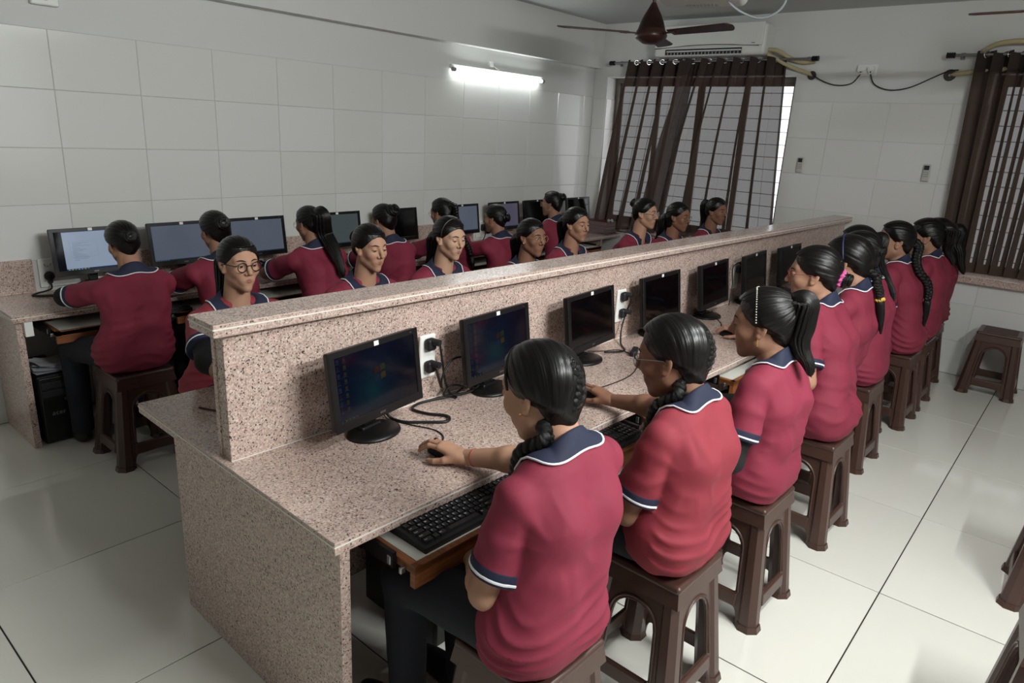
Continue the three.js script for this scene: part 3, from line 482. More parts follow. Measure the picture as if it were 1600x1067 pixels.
dcable([[.045, .75, -.53], [.06, .723, -.545], [.11, .721, -.556], [.165, .721, -.612], [.209, .721, -.675], [.179, .721, -.705], [.11, .721, -.665], [.045, .721, -.655], [.022, .721, -.70], [.03, .721, -.783], [.05, .722, -.861], [.06, .724, -.95], [.05, .74, -1.0]], .0052, 'thick black cable winding from the desk-end monitor');
dcable([[.045, .74, -.52], [.06, .719, -.537], [.139, .718, -.563], [.232, .718, -.597], [.285, .718, -.585], [.312, .718, -.55], [.303, .718, -.52], [.315, .718, -.502], [.325, .719, -.5]], .0022, 'thin black mouse cable curling to the mouse of the french-braid girl');
dcable([[.055, .952, -.752], [.06, .945, -.765], [.04, .918, -.79], [.03, .837, -.815], [.03, .769, -.831], [.045, .727, -.845], [.07, .722, -.85]], .0045, 'black lead falling from the upper plug beside the desk-end monitor');
dcable([[.06, .853, -.752], [.05, .82, -.77], [.04, .764, -.80], [.05, .80, -.79], [.05, .845, -.81], [.05, .872, -.852], [.05, .855, -.92], [.05, .80, -.945], [.05, .754, -.917], [.05, .726, -.85], [.04, .735, -.81], [.05, .765, -.84], [.06, .75, -.90], [.06, .725, -.97]], .0042, 'black lead looped against the divider beside the second monitor');
dcable([[.055, .945, -2.025], [.06, .93, -2.03], [.035, .86, -2.04], [.03, .78, -2.02], [.07, .725, -1.96], [.15, .722, -1.87], [.12, .73, -1.75]], .0042, 'black lead falling behind the switched-off monitor');
dcable([[.06, .73, -1.70], [.085, .718, -1.80], [.12, .718, -1.87], [.193, .718, -1.86], [.278, .718, -1.786], [.36, .718, -1.60], [.36, .718, -1.35], [.335, .719, -1.235]], .0022, 'thin black mouse cable crossing the desk to the glasses girl');
dcable([[.06, .73, -2.95], [.1, .718, -2.9], [.22, .718, -2.75], [.28, .718, -2.6], [.31, .719, -2.56]], .0022, 'thin black mouse cable beyond the ponytail girl');
dcable([[.055, .94, -3.33], [.06, .96, -3.3], [.045, .985, -3.27], [.03, .96, -3.23], [.03, .85, -3.25], [.05, .725, -3.2]], .004, 'black lead arching from the farther socket plate');
single('adapter', rb(.03, .026, .1, .008).applyMatrix4(new THREE.Matrix4().makeRotationY(.4)).translate(...DW(.2, HC + .013, -1.88).toArray()), M.blackMatte, 'small black cable adapter behind the glasses of the braid girl', 'adapter');
single('pencil', mg([rodBetween(DW(-.45, HC + .004, -.11), DW(-.385, HC + .004, -.14), .0038, 6), rodBetween(DW(-.385, HC + .004, -.14), DW(-.373, HC + .004, -.1455), .002, 6)]), S(0x4a1a1c, .5), 'short dark red pencil lying on the desk near the divider end', 'pencil');
{ // sockets on the tiled wall
  const s = thing('wall_socket_board', 'white socket board beside the document screen on the tiled wall', 'socket'); s.position.set(XL, .0, 0);
  part('plate', rb(.014, .16, .30, .006, .009, .815, -.42), M.white, s); part('pin_holes', mg([[0, 0], [.012, .004], [-.012, .004], [.016, .012], [-.016, .012]].map(([z, y]) => new THREE.CylinderGeometry(.0024, .0024, .003, 8).rotateZ(Math.PI / 2).translate(.017, .852 + y, -.315 + z))), M.black, s);
  part('plug', mg([new THREE.SphereGeometry(.026, 18, 12).scale(.8, 1, 1).translate(.03, .80, -.315), rb(.03, .03, .022, .006, .03, .775, -.315)]), M.blackMatte, s);
  const w = thing('wall_socket_board', 'white socket board with cables behind the leaning girl', 'socket'); w.position.set(XL, 0, 0); part('plate', rb(.014, .15, .2, .006, .009, .815, -3.84), M.white, w); part('plug', mg([rb(.04, .06, .05, .012, .03, .83, -3.82), rb(.04, .06, .05, .012, .03, .80, -3.88)]), M.blackMatte, w);
  const c = (pts, r, l) => single('cable', tubeAlong(pts.map(p => V(...p)), r, 90, 8), M.cable, l, 'cable', 'cables on the wall counter');
  c([[-2.55, .77, -.315], [-2.53, .735, -.31], [-2.51, .722, -.24], [-2.47, .721, -.2], [-2.42, .721, -.3], [-2.46, .723, -.42], [-2.48, .735, -.5]], .0048, 'thick black cable beside the document screen');
  c([[-2.48, .722, -.5], [-2.42, .72, -.42], [-2.39, .72, -.3], [-2.44, .72, -.21], [-2.5, .72, -.22]], .003, 'thin black cable loop before the white socket board');
  c([[-2.53, .84, -3.80], [-2.49, .88, -3.78], [-2.46, .84, -3.76], [-2.47, .74, -3.74], [-2.44, .722, -3.6], [-2.46, .74, -3.45]], .0045, 'black cable arching from the socket board behind the leaning girl');
  c([[-2.53, .79, -3.90], [-2.48, .82, -3.93], [-2.46, .74, -3.92], [-2.43, .722, -3.95]], .004, 'black cable short drop beside the lilac screen');
}
// computer towers, papers, files
function tower(x, z, ry, label, logo, desk) {
  const t = thing('computer_tower', label, 'computer', 'black computer towers'); part('case', rb(.15, .37, .38, .01, 0, .187, 0, 2), M.blackMatte, t); part('front_panel', rb(.142, .355, .016, .008, 0, .187, .193, 2), M.black, t);
  part('drive_bay', mg([rb(.125, .036, .006, .003, 0, .32, .2015), rb(.125, .036, .006, .003, 0, .275, .2015)]), M.blackMatte, t); part('power_button', cyl(.008, .008, .005, 16).rotateX(Math.PI / 2).translate(.04, .235, .2025), M.metal, t);
  if (logo) part('logo_lettering', lettering('acer', .022, .001).translate(0, .165, .2012), S(0x8d9096, .4, { metalness: .5 }), t);
  part('feet', mg([[-.055, -.15], [.055, -.15], [-.055, .15], [.055, .15]].map(([a, b]) => cyl(.012, .012, .008, 10, a, .002, b))), M.black, t);
  desk ? atDesk(t, x, .002, z, ry) : (t.position.set(x, .002, z), t.rotation.y = ry); return t;
}
tower(-2.325, -.15, Math.PI / 2, 'black computer tower under the end of the wall counter', true, false);
tower(.20, -.54, Math.PI / 2, 'black computer tower in the dark under the divider desk end', false, true);
tower(.20, -1.18, Math.PI / 2, 'black computer tower under the divider desk behind the second stool', false, true);
tower(-2.33, -.78, Math.PI / 2, 'black computer tower under the wall counter behind the first girl’s stool', true, false);
{
  const sheet = (w, d, seed2, curl) => { const g = new THREE.PlaneGeometry(w, d, 14, 10).rotateX(-Math.PI / 2), p = g.attributes.position; for (let i = 0; i < p.count; i++) { const x = p.getX(i) / w, z = p.getZ(i) / d; p.setY(i, .004 + curl * (Math.pow(Math.max(0, z + .1), 2) * .25 + .06 * (NZ(x * 2 + seed2, z * 2, seed2) + .5))); } g.computeVertexNormals(); return g; };
  const lay = (x, y, z, ry, w, d, c, l, mt) => { const o = single('paper_sheet', sheet(w, d, l.length * .37, c), mt ?? M.paper, l, 'paper', 'papers on the computer tower'); o.position.set(x, y, z); o.rotation.y = ry; };
  lay(-2.25, .378, -.19, .06, .2, .23, .02, 'lowest flat sheet on the computer tower', null); lay(-2.24, .386, -.20, -.12, .19, .23, .08, 'grey sheet second from the bottom on the computer tower'); lay(-2.25, .400, -.195, .2, .18, .22, .2, 'crumpled white sheet on top of the computer tower', S(0xd8d9de, .8)); lay(-2.245, .393, -.205, -.3, .17, .21, .14, 'slanted sheet in the middle of the papers on the tower');
}
for (let i = 0; i < 11; i++) { const f = thing('red_notebook', `dark red notebook, ${['lowest', 'second from the bottom', 'third from the bottom', 'fourth from the bottom', 'fifth from the bottom', 'middle one', 'fifth from the top', 'fourth from the top', 'third from the top', 'second from the top', 'topmost'][i]} of the stack by the curtain`, 'notebook', 'stacked red notebooks'); const w = .30 + hash(i) * .02; f.position.set(-2.25 + hash(i * 3) * .015, HC + i * .0118, -5.27 + hash(i * 5) * .012); f.rotation.y = (hash(i * 7) - .5) * .12; part('cover', mg([bx(w, .0014, .22, 0, .0007, 0), bx(w, .0014, .22, 0, .0108, 0), bx(.0014, .0115, .22, -w / 2, .0058, 0)]), i % 3 ? M.red : M.redB, f); part('pages', bx(w - .006, .0092, .212, -.001, .0058, 0), S(0x8d8684, .8), f); }
{ const b = single('plastic_bag', sweep(curvePts([V(-2.14, HC + .135, -5.27), V(-2.08, HC + .15, -5.24), V(-2.04, HC + .145, -5.22)], 12), Array(13).fill(0).map((_, i) => .012 + .006 * Math.sin(i)), 10, .5), S(0xb9b9bd, .3), 'small crumpled clear wrapper on top of the red notebooks', 'wrapper'); }
// ---------------------------------------------------------------- meshing of distance fields (naive surface nets)
function meshField(f, lo, hi, h, project = true) {
  const nx = Math.ceil((hi[0] - lo[0]) / h) + 1, ny = Math.ceil((hi[1] - lo[1]) / h) + 1, nz = Math.ceil((hi[2] - lo[2]) / h) + 1, B = 4, val = new Float32Array(nx * ny * nz), sy = nx, sz = nx * ny;
  const far = B * h * 1.25 + .012;
  for (let kb = 0; kb < nz; kb += B) for (let jb = 0; jb < ny; jb += B) for (let ib = 0; ib < nx; ib += B) {
    const d = f(lo[0] + (ib + 1.5) * h, lo[1] + (jb + 1.5) * h, lo[2] + (kb + 1.5) * h), skip = Math.abs(d) > far;
    for (let k = kb; k < Math.min(kb + B, nz); k++) for (let j = jb; j < Math.min(jb + B, ny); j++) for (let i = ib; i < Math.min(ib + B, nx); i++) val[i + j * sy + k * sz] = skip ? d : f(lo[0] + i * h, lo[1] + j * h, lo[2] + k * h);
  }
  const cell = new Int32Array(nx * ny * nz).fill(-1), P = [], I = [];
  const E = [[0, 1], [2, 3], [4, 5], [6, 7], [0, 2], [1, 3], [4, 6], [5, 7], [0, 4], [1, 5], [2, 6], [3, 7]];
  const off = []; for (let c = 0; c < 8; c++) off.push((c & 1) + ((c >> 1) & 1) * sy + ((c >> 2) & 1) * sz);
  for (let k = 0; k < nz - 1; k++) for (let j = 0; j < ny - 1; j++) for (let i = 0; i < nx - 1; i++) {
    const b = i + j * sy + k * sz; let m = 0; for (let c = 0; c < 8; c++) if (val[b + off[c]] < 0) m |= 1 << c; if (m === 0 || m === 255) continue;
    let x = 0, y = 0, z = 0, n = 0;
    for (const [p, q] of E) { const a = val[b + off[p]], d = val[b + off[q]]; if ((a < 0) === (d < 0)) continue; const t = a / (a - d); x += lerp(p & 1, q & 1, t); y += lerp((p >> 1) & 1, (q >> 1) & 1, t); z += lerp((p >> 2) & 1, (q >> 2) & 1, t); n++; }
    cell[b] = P.length / 3; P.push(lo[0] + (i + x / n) * h, lo[1] + (j + y / n) * h, lo[2] + (k + z / n) * h);
  }
  for (let k = 1; k < nz - 1; k++) for (let j = 1; j < ny - 1; j++) for (let i = 1; i < nx - 1; i++) {
    const b = i + j * sy + k * sz, a = val[b] < 0;
    const q = (p0, p1, p2, p3, fl) => { if (p0 < 0 || p1 < 0 || p2 < 0 || p3 < 0) return; fl ? I.push(p0, p1, p2, p0, p2, p3) : I.push(p0, p2, p1, p0, p3, p2); };
    if (a !== (val[b + 1] < 0)) q(cell[b - sy - sz], cell[b - sz], cell[b], cell[b - sy], a);
    if (a !== (val[b + sy] < 0)) q(cell[b - 1 - sz], cell[b - 1], cell[b], cell[b - sz], a);
    if (a !== (val[b + sz] < 0)) q(cell[b - 1 - sy], cell[b - sy], cell[b], cell[b - 1], a);
  }
  const N = new Float32Array(P.length), e = h * .5;
  for (let i = 0; i < P.length; i += 3) {
    let x = P[i], y = P[i + 1], z = P[i + 2];
    for (let pass = 0; pass < 2; pass++) {
      const a = f(x + e, y - e, z - e), b = f(x - e, y - e, z + e), c = f(x - e, y + e, z - e), d = f(x + e, y + e, z + e);
      let gx = a - b - c + d, gy = -a - b + c + d, gz = -a + b - c + d; const l = Math.hypot(gx, gy, gz) || 1; gx /= l; gy /= l; gz /= l;
      if (!pass && project) { const s = clamp(f(x, y, z) / Math.max(.5, l / (4 * e)), -h * .6, h * .6); x -= gx * s; y -= gy * s; z -= gz * s; } else { N[i] = gx; N[i + 1] = gy; N[i + 2] = gz; if (pass) break; }
    }
    P[i] = x; P[i + 1] = y; P[i + 2] = z;
  }
  const g = new THREE.BufferGeometry(); g.setAttribute('position', new THREE.Float32BufferAttribute(P, 3)); g.setAttribute('normal', new THREE.BufferAttribute(N, 3)); g.setIndex(I); return g;
}
const smin = (a, b, k) => { const h = Math.max(k - Math.abs(a - b), 0) / k; return Math.min(a, b) - h * h * k * .25; };
const smax = (a, b, k) => -smin(-a, -b, k);
function capsule(x, y, z, c) {       // c = [ax, ay, az, ra, bx, by, bz, rb]
  const px = x - c[0], py = y - c[1], pz = z - c[2], dx = c[4] - c[0], dy = c[5] - c[1], dz = c[6] - c[2], t = clamp((px * dx + py * dy + pz * dz) / (dx * dx + dy * dy + dz * dz + 1e-12), 0, 1);
  return Math.hypot(px - dx * t, py - dy * t, pz - dz * t) - (c[3] + (c[7] - c[3]) * t);
}
const ball = (x, y, z, r) => Math.hypot(x, y, z) - r;
const egg = (x, y, z, a, b, c) => { const k0 = Math.hypot(x / a, y / b, z / c), k1 = Math.hypot(x / (a * a), y / (b * b), z / (c * c)); return k1 < 1e-9 ? -Math.min(a, b, c) : k0 * (k0 - 1) / k1; };
const cap = (a, ra, b, rb2) => [a.x, a.y, a.z, ra, b.x, b.y, b.z, rb2];
function chain(list, k) { return (x, y, z) => { let d = 1e3; for (const c of list) d = smin(d, capsule(x, y, z, c), c[8] ?? k); return d; }; }

// ---------------------------------------------------------------- the head (own axes: +z is where the face looks, chin at -0.116, crown at 0.105)
const EYE = [.0305, -.002, .0715];
function headField(v) {
  const wd = v.wide, lid = v.lid, lipT = [0, -.0655, .0848 + v.lips, .0040, .0245, -.0703, .0768, .0024], lipB = [0, -.0760, .0836 + v.lips, .0048, .0212, -.0728, .0778, .0030];
  const nose = [0, .012, .0805, .0075, 0, -.0315, .1030 + v.nose, .0098], jaw = [0, -.104, .054, .0185, .0445 * wd, -.064, .004, .021], brow = [0, .017, .0755, .013, .038, .022, .0605, .013];
  const neck = [0, -.045, -.022, .049, 0, -.14, -.045, .049];
  const f = (X, y, z) => {
    const x = Math.abs(X) / wd, s = Math.abs(X);
    let d = egg(x, y - .022, z + .012, .0715, .083, .094);
    d = smin(d, egg(x, y + .033, z - .027, .0555, .083, .0585), .03);
    d = smin(d, capsule(s, y, z, jaw), .03);
    d = smin(d, ball(x, y + .109, z - .063, .0155), .022);
    d = smin(d, ball(x - .038, y + .030, z - .056, .0225), .026);
    d = smin(d, capsule(x, y, z, brow), .018);
    d = smax(d, -ball(s - .0305, y + .003, z - .097, .0165), .016);
    d = smin(d, capsule(x, y, z, nose), .013); d = smin(d, ball(x, y + .033, z - (.1038 + v.nose), .0092), .006);
    d = smin(d, ball(s - .0122, y + .0385, z - .0905, .0078), .007);
    d = smin(d, egg(x, y + .070, z - .069, .031, .021, .0155), .018);
    d = smin(d, capsule(s, y, z, lipT), .0035); d = smin(d, capsule(s, y, z, lipB), .0035);
    const ex = s - EYE[0], ey = y - EYE[1], ez = z - EYE[2], r = Math.hypot(ex, ey, ez);
    d = smin(d, smax(r - .0148, EYE[1] + lid - y - ex * .04, .0015), .0035);
    d = smin(d, smax(r - .0143, y - (EYE[1] - .0062), .0015), .0035);
    const rx = s - .0735 * wd - .3 * (-.0 - z - .01), ry = y + .013, rz = z + .010;
    let ear = egg(rx, ry, rz + ry * .25, .0085, .030, .0185); ear = smax(ear, -ball(s - .0855 * wd, y + .008, z + .005, .0105), .006); ear = smin(ear, ball(s - .073 * wd, y + .038, z - .001, .0075), .012);
    d = smin(d, ear, .006);
    return smin(d, capsule(X, y, z, neck), .028);
  };
  f.lips = (X, y, z) => Math.min(capsule(Math.abs(X), y, z, lipT), capsule(Math.abs(X), y, z, lipB));
  return f;
}
const headCache = {};
function headOf(vi, h) {
  const key = vi + '/' + h; if (headCache[key]) return headCache[key];
  const v = [{ wide: 1, lid: -.0036, nose: 0, lips: 0 }, { wide: .95, lid: -.0012, nose: .002, lips: .0008 }, { wide: 1.01, lid: .0012, nose: -.001, lips: .001 }, { wide: 1.02, lid: -.0014, nose: 0, lips: .001 }][vi], f = headField(v);
  const g = meshField(f, [-.1, -.16, -.115], [.1, .115, .125], h), p = g.attributes.position, lip = new Float32Array(p.count);
  for (let i = 0; i < p.count; i++) { const x = p.getX(i), y = p.getY(i), z = p.getZ(i); lip[i] = z > .07 ? smooth(.0028, .0008, f.lips(x, y, z)) : 0; }
  const front = (x, y) => { let z = .13; for (let i = 0; i < 60; i++) { const d = f(x, y, z); if (d < .0002) break; z -= Math.max(d * .7, .0003); } return z; };
  const brows = [], lash = [];
  for (const s of [-1, 1]) {
    const bp = [], br = [], lp = []; for (let i = 0; i <= 14; i++) { const t = i / 14, x = s * lerp(.0125, .050, t), y = .0175 + .0068 * Math.sin(Math.min(1, t * 1.25) * Math.PI * .62) - .0055 * t * t; bp.push(V(x, y, front(x, y) + .0002)); br.push(.0029 * Math.pow(Math.sin(Math.PI * clamp(.1 + t * .88, 0, 1)), .6)); }
    brows.push(sweep(bp, br, 8));
    for (let i = 0; i <= 12; i++) { const t = i / 12, a = lerp(-1.05, 1.05, t), ex = Math.sin(a) * .0142, yy = EYE[1] + v.lid - .0006 * 1 + .0024 * Math.cos(a) - .0022, x = s * (EYE[0] + ex); lp.push(V(x, yy, EYE[2] + Math.sqrt(Math.max(0, .0153 ** 2 - ex * ex - (yy - EYE[1]) ** 2)))); }
    lash.push(sweep(lp, lp.map((_, i) => .0009 * Math.sin(Math.PI * (i + .6) / 13.2) + .0004), 6));
  }
  return headCache[key] = { g, lip, brows, lash, v, f };
}
const eyeGeo = (() => { const g = new THREE.SphereGeometry(.0136, 28, 20).rotateX(Math.PI / 2), p = g.attributes.position, c = []; for (let i = 0; i < p.count; i++) { const d = p.getZ(i) / .0136, k = d > .965 ? [.01, .008, .007] : d > .86 ? [.045, .022, .012] : [.55, .50, .46]; c.push(...k); } g.setAttribute('color', new THREE.Float32BufferAttribute(c, 3)); return g; })();
// ---------------------------------------------------------------- hair lying on the head
const HAIRLINE = [[-.12, -.09], [-.095, -.068], [-.085, -.062], [-.06, -.046], [-.032, -.032], [-.018, -.002], [0, .024], [.02, .044], [.042, .060], [.06, .070], [.077, .083], [.087, .2], [.13, .3]];
function hairline(y) { for (let i = 1; i < HAIRLINE.length; i++) if (y <= HAIRLINE[i][0]) { const [a, b] = HAIRLINE[i - 1], [c, d] = HAIRLINE[i]; return lerp(b, d, clamp((y - a) / (c - a), 0, 1)); } return .3; }
const hairCache = {};
function hairCap(o, h) {
  const key = JSON.stringify([o.tie, o.puff, o.part, o.drop, h]); if (hairCache[key]) return hairCache[key];
  const puff = o.puff ?? .0, T = o.tie, drop = o.drop ?? 0;
  const ax = V(...T).sub(V(0, .01, .02)).normalize(), e1 = V(1, 0, 0).sub(ax.clone().multiplyScalar(ax.x)).normalize(), e2 = ax.clone().cross(e1);
  const f = (X, y, z) => {
    const x = Math.abs(X), b = hairline(y + (o.low ?? 0)) + .0035 * NZ(X * 90, y * 90, 3) + .005 * NZ(X * 25, y * 25, 8), back = smooth(0, .055, b - z), qy = y - .01, qz = z - .02;
    const an = Math.atan2(X * e1.x + qy * e1.y + qz * e1.z, X * e2.x + qy * e2.y + qz * e2.z), ridge = Math.sin(an * 23 + 2 * NZ(X * 20, y * 20, z * 20)) * .5 + Math.sin(an * 41 + 1.3) * .35;
    let d = egg(x, y - .022, z + .012, .0725, .0835, .0945) - (.0015 + (.0118 + puff) * back) - .0009 * ridge * back;
    d = smin(d, capsule(x, y, z, [.03, -.03, -.065, .03, 0, -.06, -.062, .034]), .03);
    d = smin(d, capsule(X, y, z, [T[0] * .4, T[1] * .7 + .01, T[2] * .62, .042, T[0], T[1], T[2], .017]), .03);
    if (drop) d = smin(d, capsule(x, y, z, [.045, -.02, -.045, .034, .04, -drop, -.05, .03]), .02);
    if (o.part) d = smax(d, -capsule(X, y, z, [0, .112, .06, .004, 0, .122, -.03, .003]), .008);
    return smax(d, (z - b) * .8 - (drop && y < -.03 ? .3 : 0), .003);
  };
  const g = meshField(f, [-.12, -.17, -.16], [.12, .145, .125], h), p = g.attributes.position, uv = new Float32Array(p.count * 2);
  for (let i = 0; i < p.count; i++) { const q = V(p.getX(i), p.getY(i) - .01, p.getZ(i) - .02); uv[2 * i] = Math.atan2(q.dot(e1), q.dot(e2)) / Math.PI * 1.5; uv[2 * i + 1] = q.dot(ax) * 4; }
  g.setAttribute('uv', new THREE.BufferAttribute(uv, 2)); return hairCache[key] = g;
}
function braidGeo(path, r0, r1, tail = .12) {       // three strands crossing each other, then a loose tuft
  const n = 150, c = new THREE.CatmullRomCurve3(path), L = c.getLength(), turns = Math.max(2.5, L / .052), out = [], fr = c.computeFrenetFrames(n, false);
  let nn = V(0, 0, 1); const N = [], B = []; for (let i = 0; i <= n; i++) { const t = fr.tangents[i]; nn = nn.clone().sub(t.clone().multiplyScalar(nn.dot(t))).normalize(); N.push(nn); B.push(t.clone().cross(nn)); }
  for (let s = 0; s < 3; s++) {
    const pts = [], rad = []; for (let i = 0; i <= n; i++) { const t = i / n, r = lerp(r0, r1, t), a = t * turns * 2 * Math.PI + s * 2 * Math.PI / 3, p = c.getPoint(t); pts.push(p.addScaledVector(B[i], Math.sin(a) * r * .72).addScaledVector(N[i], Math.sin(2 * a) * r * .42)); rad.push(r * .62 * (t < .03 ? .6 + t * 13 : 1)); }
    out.push(sweep(pts, rad, 9));
  }
  const e = c.getPoint(1), d = c.getTangent(1); const tp = []; for (let i = 0; i <= 10; i++) tp.push(e.clone().addScaledVector(d, i / 10 * tail).add(V(0, -.02 * (i / 10) ** 2, 0)));
  if (tail) out.push(sweep(tp, tp.map((_, i) => r1 * (i === 0 ? .8 : 1.15 * (1 - Math.pow(i / 10.5, 3)) + .1)), 12, .8, (t, a) => 1 + .12 * Math.sin(a * 5 + t * 3)));
  return mg(out);
}
function ponyGeo(path, r, flat = .75, sd = 1) {
  const c = new THREE.CatmullRomCurve3(path), out = [], n = 46;
  const pts = c.getPoints(n), prof = t => r * (t < .08 ? .45 + t * 4 : .78 + .34 * Math.sin(Math.PI * Math.min(1, t * 1.2))) * Math.pow(Math.max(0, 1 - Math.pow(t, 4)), .55) + .002;
  out.push(sweep(pts, pts.map((_, i) => prof(i / n)), 22, flat, (t, a) => 1 + .035 * Math.sin(a * 9 + sd) + .03 * Math.sin(a * 17 + t * 4) + .05 * t * Math.sin(a * 5 + sd * 2)));
  for (let k = 0; k < 16; k++) { const a = k / 16 * 2 * Math.PI + sd, q = []; for (let i = 0; i <= 24; i++) { const t = i / 24, p = c.getPoint(t * (.86 + .14 * hash(k * 1.7 + sd))), rr = prof(Math.min(t, .88)) * (.86 + .12 * hash(k * 3.1)); q.push(p.add(V(Math.cos(a + t * .8) * rr, 0, Math.sin(a + t * .8) * rr * .85))); } out.push(sweep(q, q.map((_, i) => r * (.11 + .08 * hash(k * 5.3)) * (1 - Math.pow(i / 24.5, 3)) + .0008), 6)); }
  return mg(out);
}
function bunGeo(r, sd = 1) {
  const out = [new THREE.SphereGeometry(r * .8, 22, 16)]; for (let k = 0; k < 3; k++) { const pts = []; for (let i = 0; i <= 40; i++) { const t = i / 40, a = t * 2 * Math.PI * 1.25 + k * 2.1 + sd, rr = r * (.72 - .1 * k); pts.push(V(Math.cos(a) * rr, Math.sin(a) * rr, (k - 1) * r * .42 + r * .3 * t)); } out.push(sweep(pts, pts.map((_, i) => r * .36 * Math.sin(Math.PI * (i + 2) / 44) + .002), 10)); }
  return mg(out);
}
function scrunchieGeo(R, r, sd = 1) { const pts = [], rad = []; for (let i = 0; i <= 72; i++) { const a = i / 72 * 2 * Math.PI; pts.push(V(Math.cos(a) * R, Math.sin(a) * R, .15 * r * Math.sin(a * 9 + sd))); rad.push(r * (1 + .28 * Math.sin(a * 11 + sd) + .12 * Math.sin(a * 23))); } return sweep(pts, rad, 12); }
// ---------------------------------------------------------------- hands (right hand; thumb at +x, palm down, fingers along +z)
const handCache = {};
function handGeo(pose, h) {
  const key = pose + h; if (handCache[key]) return handCache[key]; const m = pose === 'mouse';
  const F = m ? [[[.026, .021, .083], [.030, .022, .122], [.030, .008, .146], [.029, -.006, .162]], [[.008, .025, .086], [.010, .027, .130], [.011, .012, .156], [.011, -.003, .172]], [[-.010, .021, .083], [-.013, .020, .122], [-.014, .004, .146], [-.014, -.011, .160]], [[-.026, .012, .077], [-.034, .007, .106], [-.036, -.007, .124], [-.035, -.018, .136]]]
    : [[[.026, .008, .083], [.029, .012, .122], [.030, .002, .145], [.030, -.010, .161]], [[.008, .010, .086], [.010, .014, .130], [.011, .003, .156], [.011, -.010, .171]], [[-.010, .008, .083], [-.012, .011, .122], [-.013, .0, .146], [-.013, -.011, .160]], [[-.026, .004, .077], [-.031, .005, .106], [-.033, -.004, .124], [-.033, -.012, .136]]];
  const th = m ? [[.020, -.003, .02], [.043, -.008, .052], [.054, -.015, .084], [.052, -.019, .109]] : [[.020, -.003, .02], [.040, -.005, .052], [.049, -.009, .084], [.050, -.012, .108]];
  const palm = F.map((c, i) => [(.018 - i * .011), 0, 0, .0145, ...c[0], .0112]), fr = [.0082, .0085, .0080, .0068];
  const f = (x, y, z) => {
    let d = 1e3; for (const c of palm) d = smin(d, capsule(x, y, z, c), .014); d = smin(d, capsule(x, y, z, [0, 0, -.03, .022, 0, 0, .012, .0205]), .016);
    d = smin(d, capsule(x, y, z, [...th[0], .0155, ...th[1], .0115]), .014); let t = 1e3; for (let s = 1; s < 3; s++) t = smin(t, capsule(x, y, z, [...th[s], .0112 - s * .0010, ...th[s + 1], .0102 - s * .0012]), .004); d = smin(d, t, .006);
    for (let i = 0; i < 4; i++) { let q = 1e3; for (let s = 0; s < 3; s++) q = smin(q, capsule(x, y, z, [...F[i][s], fr[i] * (1.06 - s * .08), ...F[i][s + 1], fr[i] * (.98 - s * .09)]), .004); d = smin(d, q, .0045); }
    return d;
  };
  return handCache[key] = meshField(f, [-.06, -.05, -.055], [.075, .05, .19], h);
}
function mirrorX(g) { const c = g.clone(); c.scale(-1, 1, 1); const i = c.index.array; for (let k = 0; k < i.length; k += 3) { const t = i[k]; i[k] = i[k + 1]; i[k + 1] = t; } return c; }
// ---------------------------------------------------------------- glasses (head axes)
function glassesOn(parent, mtx, col, round, thin, headF) {
  const w = .0235, hh = round ? .0205 : .0175, cx = .0325, cy = -.006, z0 = .1015, rim = thin ? .0011 : .0023, mat = S(col, .35, thin ? { metalness: .5 } : {}), list = [];
  const loop = s => { const pts = []; for (let i = 0; i <= 40; i++) { const a = i / 40 * 2 * Math.PI, n = round ? 2 : 2.9, c = Math.cos(a), q = Math.sin(a), u = Math.sign(c) * Math.pow(Math.abs(c), 2 / n), v = Math.sign(q) * Math.pow(Math.abs(q), 2 / n); pts.push(V(s * cx + u * w, cy + v * hh, z0 - .010 * Math.pow(Math.abs(cx + u * w * s * s) / .06, 2))); } return pts; };
  for (const s of [-1, 1]) { const l = loop(s); list.push(sweep(l, l.map(() => rim), 8)); list.push(sweep([V(s * (cx + w), cy + .006, z0 - .009), V(s * .066, cy + .007, .082), V(s * .074, cy + .006, .04), V(s * .077, cy + .003, .0), V(s * .077, cy - .01, -.018)], Array(5).fill(rim * 1.05), 8)); }
  list.push(sweep([V(-.0095, cy + .005, z0), V(0, cy + .009, z0 + .003), V(.0095, cy + .005, z0)], [rim, rim, rim], 8));
  const m = part('glasses', mg(list), mat, parent); m.applyMatrix4(mtx);
  for (const s of [-1, 1]) { const sh = new THREE.Shape(loop(s).map(p => new THREE.Vector2(p.x, p.y))); part('lens', new THREE.ShapeGeometry(sh).translate(0, 0, z0 - .0035), M.lens, m); }
}
